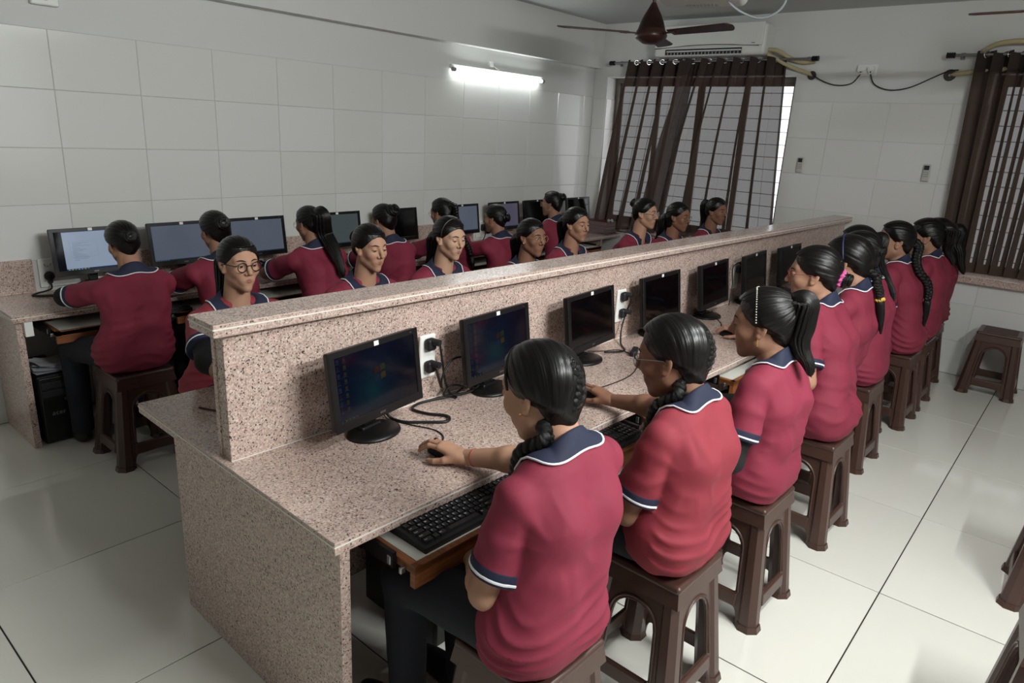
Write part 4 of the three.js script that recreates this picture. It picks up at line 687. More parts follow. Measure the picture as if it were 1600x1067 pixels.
// ---------------------------------------------------------------- a seated girl in the school polo shirt
const skinTones = ['#b48a72', '#a37a64', '#956f5a', '#845f4c', '#bd977e'].map(c => new THREE.Color(c));
const lipTint = new THREE.Color('#8a524b');
function ik(S0, W, la, lb, hint) { const d = W.clone().sub(S0); let L = d.length(); const mx = (la + lb) * .995; if (L > mx) { W = S0.clone().addScaledVector(d, mx / L); L = mx; } const u = W.clone().sub(S0).normalize(), a = (la * la - lb * lb + L * L) / (2 * L), h = Math.sqrt(Math.max(0, la * la - a * a)), p = hint.clone().sub(u.clone().multiplyScalar(hint.dot(u))).normalize(); return { E: S0.clone().addScaledVector(u, a).addScaledVector(p, h), W }; }
function person(o) {
  const near = o.q ?? 1, hb = [.0095, .012, .014][near], hs = [.0072, .0095, .012][near], hh = [.0028, .0033, .0042][near];
  const p = thing('person', o.label, 'person', o.group), seat = .475;
  p.position.copy(o.at); p.rotation.y = o.turn;
  const toLocal = v => v.clone().sub(o.at).applyAxisAngle(V(0, 1, 0), -o.turn), H = toLocal(o.head), sc = o.size ?? 1;
  const hm = new THREE.Matrix4().compose(H, new THREE.Quaternion().setFromEuler(new THREE.Euler(o.pitch ?? .15, o.yaw ?? 0, o.roll ?? 0, 'YXZ')), V(1, 1, 1).multiplyScalar((o.hs ?? 1.03) * sc)), HP3 = (x, y, z) => V(x, y, z).applyMatrix4(hm);
  // skeleton
  const nk = HP3(0, -.125, -.05), NB = V(lerp(H.x, nk.x, .8), Math.min(H.y - (o.neck ?? .138), nk.y - .012), nk.z - .004), SC = NB.clone().add(V(0, -.045, -.006));
  const Pv = V(0, seat + .098, -.03), up = SC.clone().sub(Pv), Wa = Pv.clone().addScaledVector(up, .34).add(V(0, 0, -.022 * (o.slouch ?? 1))), Ch = Pv.clone().addScaledVector(up, .72).add(V(0, 0, -.024 * (o.slouch ?? 1)));
  const sw = (o.shoulder ?? .158) * sc, drop = V(0, -.018, .006), SL = SC.clone().add(V(sw, 0, 0)).add(drop), SR = SC.clone().add(V(-sw, 0, 0)).add(drop);
  const q = v => toLocal(v), la = .255 * sc, lb = .225 * sc;
  const arms = [['L', SL, 1, o.handL], ['R', SR, -1, o.handR]].map(([n, s, sg, hd]) => {
    const target = hd?.w ? q(hd.w) : V(sg * .10, seat + .155, .20), hint = hd?.hint ? V(...hd.hint) : V(sg * .8, -.6, -.5), r = ik(s, target, la, lb, hint); return { n, s, sg, pose: hd?.pose ?? 'rest', E: r.E, W: r.W, dir: hd?.dir };
  });
  const hipL = V(.083, seat + .078, .02), hipR = V(-.083, seat + .078, .02), kn = o.knees ?? [.10, .37], kL = V(kn[0], seat + .035, kn[1]), kR = V(-kn[0], seat + .035, kn[1]), aL = V(kn[0] + .01, .075, kn[1] - (o.tuck ?? .03)), aR = V(-kn[0] - .01, .075, kn[1] - (o.tuck ?? .03));
  const X = (v, d) => V(v.x + d, v.y, v.z);
  // shirt
  const torso = r => [cap(X(Pv, -.076), .106 + r, X(Pv, .076), .106 + r), cap(V(-.064, seat + .075, -.072), .086 + r, V(.064, seat + .075, -.072), .086 + r), cap(X(Pv, .074), .102 + r, X(Wa, .052), .090 + r), cap(X(Pv, -.074), .102 + r, X(Wa, -.052), .090 + r), cap(X(Wa, .052), .090 + r, X(Ch, .064), .092 + r), cap(X(Wa, -.052), .090 + r, X(Ch, -.064), .092 + r), cap(X(Ch, .064), .092 + r, X(SC, .085), .062 + r), cap(X(Ch, -.064), .092 + r, X(SC, -.085), .062 + r), cap(Ch.clone().add(V(-.05, .01, .045)), .058 + r, Ch.clone().add(V(.05, .01, .045)), .058 + r), cap(X(SC, .06), .060 + r, SL, .053 + r), cap(X(SC, -.06), .060 + r, SR, .053 + r), cap(SC.clone().add(V(0, -.02, 0)), .066 + r, NB, .056 + r)];
  const tor = torso(0), sl = arms.map(a => { const d = a.E.clone().sub(a.s), e = a.s.clone().addScaledVector(d, o.sleeve ?? .76); return { c: cap(a.s, .055, e, .066), e, d: d.clone().normalize() }; });
  const hem = seat + .002, nd = V(...HP3(0, 0, 0).sub(NB).normalize().toArray()), nTop = NB.clone().addScaledVector(nd, .028), vee = NB.clone().add(V(0, -.018, .088)), ph = o.at.x * 3.1 + o.at.z * 7.3;
  const pits = arms.map(a => { const v = a.s.clone().add(V(-a.sg * .03, -.095, -.005)); v.sg = a.sg; return v; });
  const shirt = (x, y, z) => {
    let d = 1e3; for (const c of tor) d = smin(d, capsule(x, y, z, c), .045);
    for (const s of sl) { let e = capsule(x, y, z, s.c); e = smax(e, (x - s.e.x) * s.d.x + (y - s.e.y) * s.d.y + (z - s.e.z) * s.d.z, .006); d = smin(d, e, .008); }
    if (d < .06) {
      const yy = (y - seat) / .45, lowF = smooth(.8, .1, yy), w2 = NZ(x * 9 + ph, y * 11 - z * 7, z * 9 + 3), big = NZ(x * 4 + ph, y * 5, z * 4);
      const p1 = (y - seat) * 135 + 11 * NZ(x * 4.5 + ph, y * 4, z * 4.5 + 9) + 16 * Math.abs(x) - 14 * z, m1 = smooth(-.35, .25, NZ(x * 7 + ph * 2, y * 5, z * 7));
      let f = .0085 * lowF * m1 * Math.pow(.5 + .5 * Math.sin(p1), 1.7) + .0075 * w2 + .009 * big * lowF;
      for (const a of pits) { const dx = x - a.x, dy = y - a.y, dz = z - a.z, r = Math.hypot(dx, dy, dz); if (r < .22) f += .006 * smooth(.24, .08, r) * smooth(.03, .1, Math.hypot(dx, dy)) * Math.pow(.5 + .5 * Math.sin(Math.atan2(dy, Math.abs(dx) + dz * a.sg * .2) * 7 + ph), 2); }
      d -= f - .003;
    }
    d = smax(d, hem - y, .012);
    d = smax(d, (x - nTop.x) * nd.x + (y - nTop.y) * nd.y + (z - nTop.z) * nd.z, .01);
    return smax(d, -ball(x - vee.x, y - vee.y, z - vee.z, .06), .01);
  };
  const bounds = (pts, m) => { const lo = [9, 9, 9], hi = [-9, -9, -9]; for (const v of pts) { const a = v.toArray(); for (let i = 0; i < 3; i++) { lo[i] = Math.min(lo[i], a[i] - m); hi[i] = Math.max(hi[i], a[i] + m); } } return [lo, hi]; };
  const [slo, shi] = bounds([Pv, Wa, Ch, NB, SL, SR, V(.2, seat, -.14), V(-.2, seat, .05), ...sl.map(s => s.e)], .135); slo[1] = seat - .03;
  const shirtGeo = boxUV(meshField(shirt, slo, shi, hs)); const shirtMesh = part('polo_shirt', shirtGeo, M.shirt[o.cloth ?? 0], p);
  const grad = v => { const e = .004; return V(shirt(v.x + e, v.y, v.z) - shirt(v.x - e, v.y, v.z), shirt(v.x, v.y + e, v.z) - shirt(v.x, v.y - e, v.z), shirt(v.x, v.y, v.z + e) - shirt(v.x, v.y, v.z - e)).normalize(); };
  const lift = (v, d) => { for (let i = 0; i < 6; i++) { const k = shirt(v.x, v.y, v.z) - d; if (Math.abs(k) < .0008) break; v.addScaledVector(grad(v), -clamp(k, -.02, .02)); } return v; };
  const pushOut = (v, d) => { for (let i = 0; i < 8; i++) { const k = shirt(v.x, v.y, v.z) - d; if (k > 0) break; v.addScaledVector(grad(v), -k + .001); } return v; };
  const strip = rows => { const m = rows[0].length, pos = [], idx = []; rows.forEach(r => r.forEach(v => pos.push(v.x, v.y, v.z))); for (let i = 0; i < rows.length - 1; i++) for (let j = 0; j < m - 1; j++) { const a = i * m + j, b = a + m; idx.push(a, a + 1, b, a + 1, b + 1, b); } const g = new THREE.BufferGeometry(); g.setAttribute('position', new THREE.Float32BufferAttribute(pos, 3)); g.setIndex(idx); g.computeVertexNormals(); return g; };
  { // collar
    const N = 56, r0 = [], r1 = [], r2 = [], r3 = [[], [], [], []], r4 = [], e1 = V(1, 0, 0), fw = e1.clone().cross(nd).multiplyScalar(1); if (fw.z < 0) fw.negate();
    for (let i = 0; i <= N; i++) {
      const t = (i / N - .5) * 2, a = t * Math.PI * .87, back = Math.cos(a) * .5 + .5, dir = e1.clone().multiplyScalar(Math.sin(a)).addScaledVector(fw, -Math.cos(a)), tip = smooth(.78, 1, Math.abs(t));
      const at = (r, h) => NB.clone().addScaledVector(dir, r).addScaledVector(nd, h);
      r0.push(at(.055, lerp(-.012, .040, back))); r1.push(at(.0575, lerp(.0, .048, back))); r2.push(at(.064, lerp(.0, .049, back)));
      const a4 = lift(at(lerp(.102, .094, back) + tip * .012, lerp(-.042, -.004, back) - tip * .012), .006), a2 = r2[r2.length - 1]; r3.forEach((r, k) => r.push(pushOut(a2.clone().lerp(a4, (k + 1) / 5).add(V(0, .004 * back, 0)), .006))); r4.push(a4);
    }
    part('collar', strip([r0, r1, r2, ...r3, r4]), M.navy, shirtMesh); part('collar_stripe', sweep(r4.map(v => v.clone()), r4.map(() => .0029), 6), M.stripe, shirtMesh);
  }
  sl.forEach((s, k) => { // cuffs
    const a = arms[k], e1 = (Math.abs(s.d.y) < .8 ? V(0, 1, 0) : V(1, 0, 0)).cross(s.d).normalize(), e2 = s.d.clone().cross(e1), ring = (back, off) => { const r = []; for (let i = 0; i <= 36; i++) { const an = i / 36 * 2 * Math.PI, dir = e1.clone().multiplyScalar(Math.cos(an)).addScaledVector(e2, Math.sin(an)), c = s.e.clone().addScaledVector(s.d, -back); let t = .03; for (; t < .088; t += .0012) { const v = c.clone().addScaledVector(dir, t), bb2 = Math.max(back, .007), c2 = v.clone().addScaledVector(s.d, -(bb2 - back)); if (shirt(c2.x, c2.y, c2.z) > 0) break; } r.push(c.addScaledVector(dir, Math.min(t, .078) + off)); } return r; };
    const o0 = ring(.034, -.002), o1 = ring(.031, .0022), o2 = ring(.002, .0026), o3 = ring(-.001, -.004), o4 = ring(-.001, -.02); part('sleeve_cuff', strip([o0, o1, o2, o3, o4]), M.navy, shirtMesh);
    part('cuff_stripe', strip([ring(.0145, .0015), ring(.0142, .0036), ring(.0085, .0038), ring(.0082, .0015)]), M.stripe, shirtMesh);
    if (o.under) part('undersleeve', meshField(chain([cap(a.s.clone().lerp(a.E, .55), .047, a.E, .044), cap(a.E, .044, a.W.clone().lerp(a.E, .06), .031)], .02), ...bounds([a.s, a.E, a.W], .07), .008), o.under === 'white' ? M.underWhite : M.under, p);
  });
  // trousers and shoes
  const legs = [cap(V(-.07, seat + .07, -.045), .085, V(.07, seat + .07, -.045), .085), cap(hipL, .083, kL, .062), cap(hipR, .083, kR, .062), cap(kL, .062, aL, .05), cap(kR, .062, aR, .05)];
  const tf = chain(legs, .018), tro = (x, y, z) => smax(smax(tf(x, y, z), seat + .001 - y - (z > .13 ? (z - .13) * 9 : 0), .01), .065 - y, .01) - .002 * NZ(x * 14, y * 14, z * 14);
  part('trousers', meshField(tro, ...bounds([hipL, hipR, kL, kR, aL, aR, V(0, seat, -.08)], .11), [.011, .013, .015][near]), M.trousers, p);
  for (const a of [aL, aR]) part('shoe', shoeGeo, M.shoe, p).position.set(a.x, 0, a.z + .03);
  // body: torso inside the shirt, neck, arms, legs; head and hands are meshed finer and joined to it
  const nTopB = HP3(0, -.05, -.022), arm = arms.flatMap(a => [[...cap(a.s, .045, a.E, .0375), .02], [...cap(a.E, .0375, a.E.clone().lerp(a.W, .3), .0365), .02], [...cap(a.E.clone().lerp(a.W, .3), .0365, a.W, .0235), .02]]);
  const bl = [...torso(-.024).map(c => [...c, .04]), ...legs.slice(1).map(c => [c[0], c[1], c[2], c[3] - .018, c[4], c[5], c[6], c[7] - .015, .02]), [...cap(NB.clone().add(V(0, -.03, 0)), .056, nTopB, .047), .03], ...arm];
  const body = meshField(chain(bl, .03), ...bounds([Pv, NB, nTopB, SL, SR, kL, kR, aL, aR, ...arms.flatMap(a => [a.E, a.W])], .11), hb);
  const tone = skinTones[o.tone ?? 0], pieces = [], colour = (g, lip) => { const n = g.attributes.position.count, c = new Float32Array(n * 3), t = new THREE.Color(); for (let i = 0; i < n; i++) { t.copy(tone); if (lip && lip[i] > 0) t.lerp(new THREE.Color(lipTint.r * .75 + tone.r * .25, lipTint.g * .75 + tone.g * .25, lipTint.b * .75 + tone.b * .25), lip[i]); c[3 * i] = t.r; c[3 * i + 1] = t.g; c[3 * i + 2] = t.b; } g.setAttribute('color', new THREE.BufferAttribute(c, 3)); return g; };
  pieces.push(colour(body));
  const hd = headOf(o.face ?? 0, hh); pieces.push(colour(hd.g.clone(), hd.lip).applyMatrix4(hm));
  for (const a of arms) {
    const g0 = handGeo(a.pose === 'mouse' ? 'mouse' : 'rest', near === 0 ? .003 : .0045), g = a.sg > 0 ? mirrorX(g0) : g0.clone(), z = a.dir ? V(...a.dir) : a.W.clone().sub(a.E); if (a.pose !== 'rest') z.y *= .15; z.normalize();
    const x = V(0, 1, 0).cross(z).normalize(), y = z.clone().cross(x); pieces.push(colour(g.scale(.94, .94, .94).applyMatrix4(new THREE.Matrix4().makeBasis(x, y, z).setPosition(a.W))));
  }
  part('body', mergeGeometries(pieces), M.skin, p);
  for (const s of [-1, 1]) { const e = part('eye', eyeGeo, M.eye, p); const m = new THREE.Matrix4().makeRotationX(o.gaze ?? .3).setPosition(s * EYE[0], EYE[1], EYE[2]); e.applyMatrix4(hm.clone().multiply(m)); }
  hd.brows.forEach(b => part('eyebrow', b, M.brow, p).applyMatrix4(hm)); hd.lash.forEach(b => part('eyelash', b, M.brow, p).applyMatrix4(hm));
  // hair
  const hr = o.hair, T = hr.tie ?? [0, .01, -.105], hair = part('hair', hairCap({ ...hr, tie: T }, [.0034, .004, .005][near]), M.hair, p); hair.applyMatrix4(hm);
  const tp = HP3(...T), hq = new THREE.Quaternion().setFromRotationMatrix(hm), out = V(...T).sub(V(0, .01, 0)).normalize().applyQuaternion(hq), tieQ = new THREE.Quaternion().setFromUnitVectors(V(0, 0, 1), out);
  const place = (n, g, m, at) => part(n, g.applyQuaternion(tieQ).translate(at.x, at.y, at.z), m, p);
  const fall = (len, r, side = 0, frontZ = 0, wave = 0) => { const pts = [tp.clone().addScaledVector(out, -.012), tp.clone().addScaledVector(out, .02)]; let b = tp.clone().addScaledVector(out, .042).add(V(side * .1, -.012, 0)); const n = 7; for (let i = 0; i < n; i++) { const t = i / (n - 1); const v = b.clone().add(V(side * smooth(0, .5, t) + wave * Math.sin(t * 7), -len * t, frontZ * smooth(.05, .7, t))); for (let k = 0; k < 60 && shirt(v.x, v.y, v.z) < r * .9; k++) v.z -= .004; pts.push(v); } for (let i = 4; i < pts.length; i++) pts[i].z = Math.min(pts[i].z, pts[i - 1].z + .012); return pts; };
  if (hr.type === 'bun') place('hair_bun', bunGeo(hr.r ?? .042, hr.sd ?? 1).scale(1, 1, .8), M.hair, tp.clone().addScaledVector(out, (hr.r ?? .042) * (hr.scrunchie ? .8 : .42)));
  if (hr.type === 'pony') part('ponytail', ponyGeo(fall(hr.len ?? .3, hr.r ?? .036, hr.side ?? 0, hr.front ?? 0, hr.wave ?? 0), hr.r ?? .036, .8, hr.sd ?? 1), M.hair, p);
  if (hr.type === 'braid') { const path = hr.over ? [tp.clone().addScaledVector(out, -.015), ...hr.over.map(v => pushOut(NB.clone().add(V(...v)), (hr.r ?? .022) * .8))] : fall(hr.len ?? .3, hr.r ?? .022, hr.side ?? 0, hr.front ?? 0); part('braid', braidGeo(path, hr.r ?? .023, (hr.r ?? .023) * .72, hr.tuft ?? .09), M.hair, p); if (hr.band) { const e = path[path.length - 1], d = e.clone().sub(path[path.length - 2]).normalize(); part('braid_band', scrunchieGeo((hr.r ?? .023) * .62, .008, 2).applyQuaternion(new THREE.Quaternion().setFromUnitVectors(V(0, 0, 1), d)).translate(e.x, e.y, e.z), S(hr.band, .7), p); } }
  if (hr.french) { const pts = []; for (let i = 0; i <= 8; i++) { const t = i / 8, a = lerp(.9, -.95, t); pts.push(HP3(.004 * Math.sin(i), .02 + .098 * Math.sin(a), -.012 - .099 * Math.cos(a))); } part('crown_plait', braidGeo(pts.slice(2), .012, .019, 0), M.hair, p); }
  if (hr.scrunchie) place('hair_tie', scrunchieGeo(hr.type === 'bun' ? (hr.r ?? .042) * .78 : .02, hr.scrunchie[1], 3), S(hr.scrunchie[0], .75), tp.clone().addScaledVector(out, hr.type === 'bun' ? .004 : .012));
  if (hr.headband !== undefined) { const pts = []; for (let i = 0; i <= 36; i++) { const a = lerp(-.08, Math.PI + .08, i / 36); const bz = (hr.bandZ ?? .028) - .014 * Math.abs(Math.cos(a)), bk = Math.sqrt(Math.max(.1, 1 - ((bz + .012) / .107) ** 2)), pf = hr.puff ?? 0; pts.push(V(Math.cos(a) * (.0855 + pf) * bk, .022 + Math.sin(a) * (.0965 + pf) * bk, bz)); } if (hr.beads) { const b = []; for (let i = 0; i <= 36; i++) b.push(new THREE.SphereGeometry(.0029, 8, 6).translate(pts[i].x, pts[i].y, pts[i].z)); part('headband', mg(b), S(hr.headband, .25), p).applyMatrix4(hm); } else part('headband', sweep(pts, pts.map(() => .0034), 8), S(hr.headband, .4), p).applyMatrix4(hm); }
  if (hr.clip) part('hair_clip', rb(.006, .003, .034, .0012).rotateX(.5).translate(...hr.clip), M.metal, p).applyMatrix4(hm);
  if (o.glasses) glassesOn(p, hm, o.glasses[0], o.glasses[1], o.glasses[2]);
  if (o.earring) for (const s of [-1, 1]) part('earring', o.earring === 'drop' ? mg([0, 1, 2, 3, 4].map(i => new THREE.SphereGeometry(.0024, 8, 6).translate(s * .0775, -.047 - i * .0052, .002))) : new THREE.SphereGeometry(.0034, 10, 8).translate(s * .0805, -.04, .003), S(o.earring === 'pearl' ? 0xe8e4da : 0xc9a050, .25, { metalness: o.earring === 'pearl' ? 0 : .8 }), p).applyMatrix4(hm);
  if (o.wrist) { const a = arms[o.wrist[1]], c = a.W.clone().lerp(a.E, .16), d = a.E.clone().sub(a.W).normalize(); part('wristband', new THREE.TorusGeometry(o.wrist[2] ?? .0262, o.wrist[3] ?? .0016, 8, 28).applyQuaternion(new THREE.Quaternion().setFromUnitVectors(V(0, 0, 1), d)).translate(c.x, c.y, c.z), S(o.wrist[0], .6), p); }
  return p;
}
const shoeGeo = meshField((x, y, z) => smax(smin(egg(x, y - .035, z - .06, .042, .045, .13), capsule(x, y, z, [0, .05, -.015, .042, 0, .085, -.03, .04]), .03), -y + .001, .006), [-.08, -.02, -.12], [.08, .16, .23], .008);
// ---------------------------------------------------------------- who sits where
const LEFTWARD = PA - Math.PI / 2, RIGHTWARD = PA + Math.PI / 2;
function rowR(i, sx, sz, hx, hy, hz, o) {        // along the divider, backs to the aisle; desk coordinates
  const at = DW(sx, 0, sz); at.y = 0; stool(at.x, 0, at.z, PA + (o.stoolTurn ?? 0), o.stoolLabel);
  person({ at, turn: LEFTWARD + (o.bodyTurn ?? 0), head: DW(hx, hy, hz), cloth: i % 5, q: i < 4 ? 0 : 1, ...o });
}
rowR(0, .93, -.30, .846, 1.103, -.375, { label: 'girl in maroon polo with black headband and french braid, hand on mouse', stoolLabel: 'brown plastic stool under the girl with the french braid', face: 1, tone: 0, yaw: .05, pitch: .28, cloth: 2, handR: { w: DW(.486, .748, -.49), pose: 'mouse', hint: [-.7, -.5, -.3] }, handL: { w: DW(.72, .60, -.30), hint: [.75, -.8, -.5] }, hair: { tie: [.043, -.088, -.036], type: 'braid', r: .022, tuft: .06, over: [[.055, .035, .012], [.066, -.015, .055], [.066, -.075, .09], [.06, -.145, .105]], french: true, headband: 0x070707, bandZ: .045 }, wrist: ['#a03030', 1, .0268, .0014], earring: 'stud' });
rowR(1, .965, -.89, .895, 1.09, -.925, { label: 'girl with clear glasses and side braid in coral-red polo, hand on mouse', stoolLabel: 'brown plastic stool under the girl in clear glasses and side braid', face: 0, tone: 3, yaw: .18, pitch: .22, cloth: 1, handR: { w: DW(.50, .748, -1.215), pose: 'mouse', hint: [-.7, -.5, -.3] }, handL: { w: DW(.74, .60, -.88), hint: [.75, -.8, -.5] }, hair: { tie: [.043, -.088, -.036], type: 'braid', r: .022, tuft: .06, over: [[.055, .035, .012], [.066, -.015, .055], [.066, -.075, .09], [.06, -.145, .105]], french: true }, glasses: [0x9a9a9a, true, true], tuck: .1 });
rowR(2, .96, -1.505, .92, 1.095, -1.515, { label: 'girl with beaded headband, drop earring and swinging ponytail, black undersleeves', stoolLabel: 'brown plastic stool under the girl with the beaded headband', face: 0, tone: 2, yaw: .24, pitch: .12, cloth: 2, under: 'black', sleeve: .68, handR: { w: DW(.66, .68, -1.65) }, handL: { w: DW(.80, .615, -1.42), hint: [.8, -.3, -.8] }, hair: { tie: [0, .062, -.098], type: 'pony', len: .25, r: .04, puff: .004, headband: 0xb9b4ac, beads: true, bandZ: .02 }, earring: 'drop' });
rowR(3, .95, -2.25, .80, 1.16, -2.33, { label: 'girl in red-framed glasses with a pink scrunchie around her low bun', stoolLabel: 'brown plastic stool under the girl in red-framed glasses', face: 1, tone: 1, yaw: .28, pitch: .12, cloth: 0, handR: { w: DW(.46, .748, -2.55), pose: 'mouse' }, handL: { w: DW(.76, .625, -2.18), hint: [.7, -.4, -.8] }, hair: { tie: [0, -.025, -.104], type: 'bun', r: .034, scrunchie: [0xc0508c, .013], clip: [.03, .045, -.095] }, glasses: [0x8f3a40, true, true], earring: 'stud' });
rowR(4, .80, -2.71, .805, 1.172, -2.76, { label: 'girl with thin blue headband and a braid tied with a yellow band', stoolLabel: 'brown plastic stool hidden beside the girl with the thin blue headband', face: 0, tone: 1, cloth: 0, pitch: .22, hair: { tie: [-.01, -.06, -.098], type: 'braid', len: .10, r: .022, tuft: .15, band: 0xd2b04a, puff: .004, headband: 0x262c52, bandZ: .0, side: -.01 }, wrist: ['#8a2020', 1, .028, .008], handR: { w: DW(.52, .757, -2.9), pose: 'flat' } });
rowR(5, .835, -3.17, .73, 1.155, -3.2, { label: 'girl hidden behind the blue headband, only her back showing', stoolLabel: 'brown plastic stool under the girl hidden behind the blue headband', face: 0, tone: 1, cloth: 4, pitch: .25, hair: { tie: [0, .0, -.104], type: 'bun', r: .03 } });
rowR(6, .74, -3.59, .60, 1.145, -3.62, { label: 'girl with long wavy ponytail in a black scrunchie, face hidden', stoolLabel: 'brown plastic stool hidden beneath the girl with the long wavy ponytail', face: 0, tone: 2, cloth: 3, hair: { tie: [0, .035, -.1], type: 'pony', len: .36, r: .034, wave: .012, scrunchie: [0x0a0a0a, .014] } });
rowR(7, .835, -4.03, .715, 1.165, -3.98, { label: 'girl in profile with black undersleeve and thick braid down her back', stoolLabel: 'brown plastic stool under the girl in profile with the thick braid', face: 0, tone: 2, cloth: 3, yaw: .5, pitch: .02, under: 'black', handL: { w: DW(.64, .66, -3.98), hint: [.8, -.5, -.6] }, hair: { tie: [0, -.01, -.102], type: 'braid', len: .32, r: .026, tuft: .16, side: .0 } });
rowR(8, .82, -4.5, .775, 1.16, -4.5, { label: 'girl whose ear shows beside a braid, dark hair gathered behind', stoolLabel: 'brown plastic stool second from the window wall in the aisle row', face: 0, tone: 2, cloth: 3, yaw: .25, pitch: .1, earring: 'stud', hair: { tie: [0, .04, -.1], type: 'pony', len: .24, r: .04, side: -.06 } });
rowR(9, .77, -5.02, .74, 1.13, -5.0, { label: 'last girl of the aisle row by the dark curtain, long hair down', stoolLabel: 'brown plastic stool nearest the window wall in the aisle row', face: 0, tone: 3, cloth: 3, pitch: .1, hair: { tie: [0, .03, -.1], type: 'pony', len: .3, r: .045 } });
// middle row, facing the divider from the other side
function rowM(i, hx, hy, hz, o) {
  const sx = hx - .12, sz = hz + (o.dz ?? .02), at = DW(sx, 0, sz); at.y = 0; stool(at.x, 0, at.z, PA, o.stoolLabel);
  const rest = s => ({ w: DW(-.46, .755, hz + s * .15), hint: [s * -.2, -.6, -.6], pose: 'flat', dir: undefined });
  person({ at, turn: RIGHTWARD, head: DW(hx, hy, hz), cloth: i % 5, hs: .89, neck: .178, q: i < 3 ? 0 : 1, handR: { w: DW(-.47, .755, hz + .13), hint: [-.6, -.6, -.4], pose: 'flat' }, handL: { w: DW(-.47, .755, hz - .13), hint: [.6, -.6, -.4], pose: 'flat' }, ...o });
}
const pb = { tie: [0, -.01, -.103] };
rowM(0, -.82, 1.135, -.475, { label: 'girl in round black glasses at the open end of the divider', stoolLabel: 'brown plastic stool under the girl in round black glasses', face: 2, tone: 0, yaw: -.02, pitch: .02, cloth: 1, under: 'black', sleeve: .7, handR: { w: DW(-.43, .757, -.29), hint: [-1, -.25, .1], pose: 'flat' }, hair: { tie: [0, .0, -.103], type: 'pony', len: .3, r: .036, side: .0 }, glasses: [0x0b0b0b, true, false], earring: 'stud' });
rowM(1, -.83, 1.142, -1.13, { label: 'girl without glasses looking down, second behind the divider', stoolLabel: 'brown plastic stool under the second girl behind the divider', face: 1, tone: 0, yaw: .0, pitch: .08, cloth: 2, hair: { tie: [0, .02, -.103], type: 'bun', r: .034 } });
rowM(2, -.83, 1.148, -1.64, { label: 'girl with thin hairband and gold earring looking down, third behind the divider', stoolLabel: 'brown plastic stool under the third girl behind the divider', face: 3, tone: 4, yaw: -.02, pitch: .10, cloth: 2, hair: { tie: [0, -.02, -.1], type: 'pony', len: .22, r: .035, puff: .003, headband: 0x2a2422, bandZ: .03 }, earring: 'stud' });
rowM(3, -.80, 1.108, -2.27, { label: 'girl in thin round gold glasses with pearl earring behind the divider', stoolLabel: 'brown plastic stool under the girl in thin gold glasses', face: 2, tone: 3, yaw: -.06, pitch: .0, cloth: 0, hair: { tie: [0, -.02, -.102], type: 'pony', len: .24, r: .034, side: .02 }, glasses: [0xb59a6a, true, true], earring: 'pearl' });
rowM(4, -.88, 1.142, -2.81, { label: 'girl without glasses in profile beside the red notebooks', stoolLabel: 'brown plastic stool under the girl in front of the red notebooks', face: 1, tone: 1, yaw: -.10, pitch: .02, cloth: 0, hair: { tie: [0, .0, -.103], type: 'pony', len: .26, r: .032, side: .02 } });
rowM(5, -.87, 1.173, -3.63, { dz: .05, label: 'girl in clear square glasses with top bun before the curtain', stoolLabel: 'brown plastic stool under the girl with clear glasses and top bun', face: 0, tone: 0, yaw: .12, pitch: .02, cloth: 0, hair: { tie: [0, .055, -.092], type: 'bun', r: .036 }, glasses: [0xb7aaa2, false, false] });
rowM(6, -.80, 1.137, -4.0, { dz: -.03, label: 'girl in thin glasses between the two girls with raised hair', stoolLabel: 'brown plastic stool under the girl between two raised hairdos', face: 0, tone: 3, yaw: .0, pitch: .06, cloth: 3, hair: { tie: [0, -.03, -.1], type: 'pony', len: .2, r: .036, drop: .08 }, glasses: [0x7a6a5a, true, true] });
rowM(7, -.80, 1.150, -4.63, { label: 'girl in profile with high ponytail, last behind the divider', stoolLabel: 'brown plastic stool under the last girl behind the divider', face: 1, tone: 3, yaw: -.18, pitch: .05, cloth: 3, hair: { tie: [0, .035, -.1], type: 'pony', len: .2, r: .034, side: .01 } });
// row at the wall counter
function rowL(i, sx, hx, hy, hz, o) {
  const at = V(sx, 0, hz + (o.dz ?? 0)); stool(at.x, 0, at.z, o.st ?? 0, o.stoolLabel);
  person({ at, turn: -Math.PI / 2 + (o.bodyTurn ?? 0), head: V(hx, hy, hz), cloth: [0, 3, 4][i % 3], q: 1, hs: .86, neck: .15, pitch: .2, handR: { w: V(-2.2, .755, hz - .05), hint: [-1, -.2, -.1], pose: 'flat' }, handL: { w: V(-2.2, .755, hz + .05), hint: [1, -.2, -.1], pose: 'flat' }, ...o });
}
rowL(0, -1.74, -1.82, 1.078, -.44, { dz: .04, knees: [.16, .34], handL: { w: V(-2.17, .762, -.31), hint: [1, .05, -.25], pose: 'flat', dir: [-.3, 0, 1] }, handR: { w: V(-2.17, .762, -.53), hint: [-1, .05, -.25], pose: 'flat' }, label: 'girl seen from behind with both elbows on the wall counter, hair rolled up', stoolLabel: 'brown plastic stool under the girl at the document screen', under: 'black', pitch: .32, tone: 1, shoulder: .15, hair: { tie: [0, .01, -.105], type: 'bun', r: .03, puff: .004, clip: [.02, .02, -.115] } });
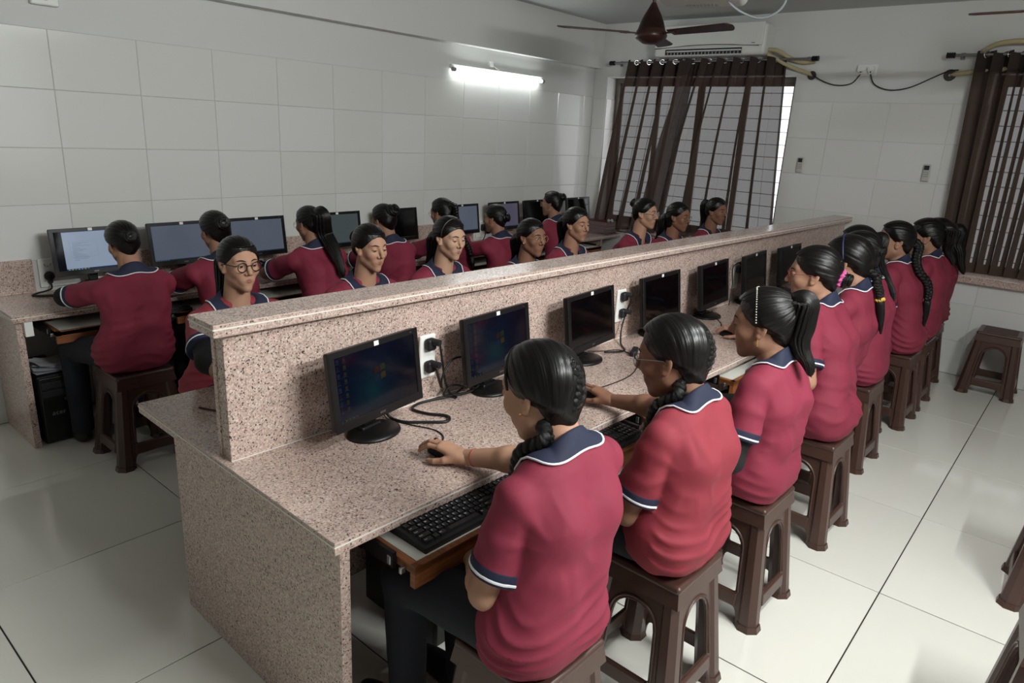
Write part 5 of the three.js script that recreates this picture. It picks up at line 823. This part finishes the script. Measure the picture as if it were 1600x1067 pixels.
rowL(1, -1.74, -1.85, 1.10, -.92, { label: 'girl with a knotted bun between the two blue-grey screens', stoolLabel: 'brown plastic stool under the girl with the knotted bun', tone: 2, hair: { tie: [0, .03, -.103], type: 'bun', r: .038, puff: .004 } });
rowL(2, -1.72, -1.87, 1.10, -1.52, { label: 'girl with glasses and a long straight ponytail at the wall counter', stoolLabel: 'brown plastic stool under the girl with the long straight ponytail', tone: 2, yaw: .12, hair: { tie: [0, .04, -.102], type: 'pony', len: .36, r: .046, side: -.03, clip: [-.03, .07, -.07] }, glasses: [0x8f8f8f, true, true] });
rowL(3, -1.74, -1.78, 1.10, -2.02, { label: 'girl with a high rolled bun facing the tiled wall', stoolLabel: 'brown plastic stool under the girl with the high rolled bun', tone: 2, yaw: .1, hair: { tie: [0, .05, -.1], type: 'bun', r: .042 } });
rowL(4, -1.72, -1.85, 1.11, -2.61, { label: 'girl with glasses and pale sleeves whose braid falls down her back', stoolLabel: 'brown plastic stool under the girl with pale sleeves', tone: 2, under: 'white', yaw: .12, hair: { tie: [0, .035, -.102], type: 'braid', len: .34, r: .026, side: -.04, scrunchie: [0x0b0b0b, .014] }, glasses: [0x8f8f8f, true, true] });
rowL(5, -1.62, -1.72, 1.062, -3.04, { label: 'girl leaning forward with one arm stretched to the desk cables', stoolLabel: 'brown plastic stool under the leaning girl', tone: 2, yaw: .25, pitch: .1, under: 'black', handL: { w: V(-2.2, .78, -2.86), hint: [.9, -.3, -.2], pose: 'flat' }, hair: { tie: [0, .0, -.104], type: 'bun', r: .034, clip: [.02, .05, -.1] } });
rowL(6, -1.72, -1.83, 1.125, -3.88, { label: 'girl with a round top bun and glasses, farthest at the wall counter', stoolLabel: 'brown plastic stool under the girl with the round top bun', tone: 2, yaw: .3, pitch: .02, hair: { tie: [0, .055, -.095], type: 'bun', r: .036 }, glasses: [0x9a9a9a, true, true] });
// spare stools
stool(1.385, 0, -5.20, .02, 'empty brown plastic stool against the window wall under the dark curtain');
stool(1.985, 0, -2.36, .05, 'empty brown plastic stool of which one foot shows at the picture edge');
stool(2.02, 0, -1.33, .1, 'empty brown plastic stool cut off at the lower picture corner');
renderer.render(scene, camera);
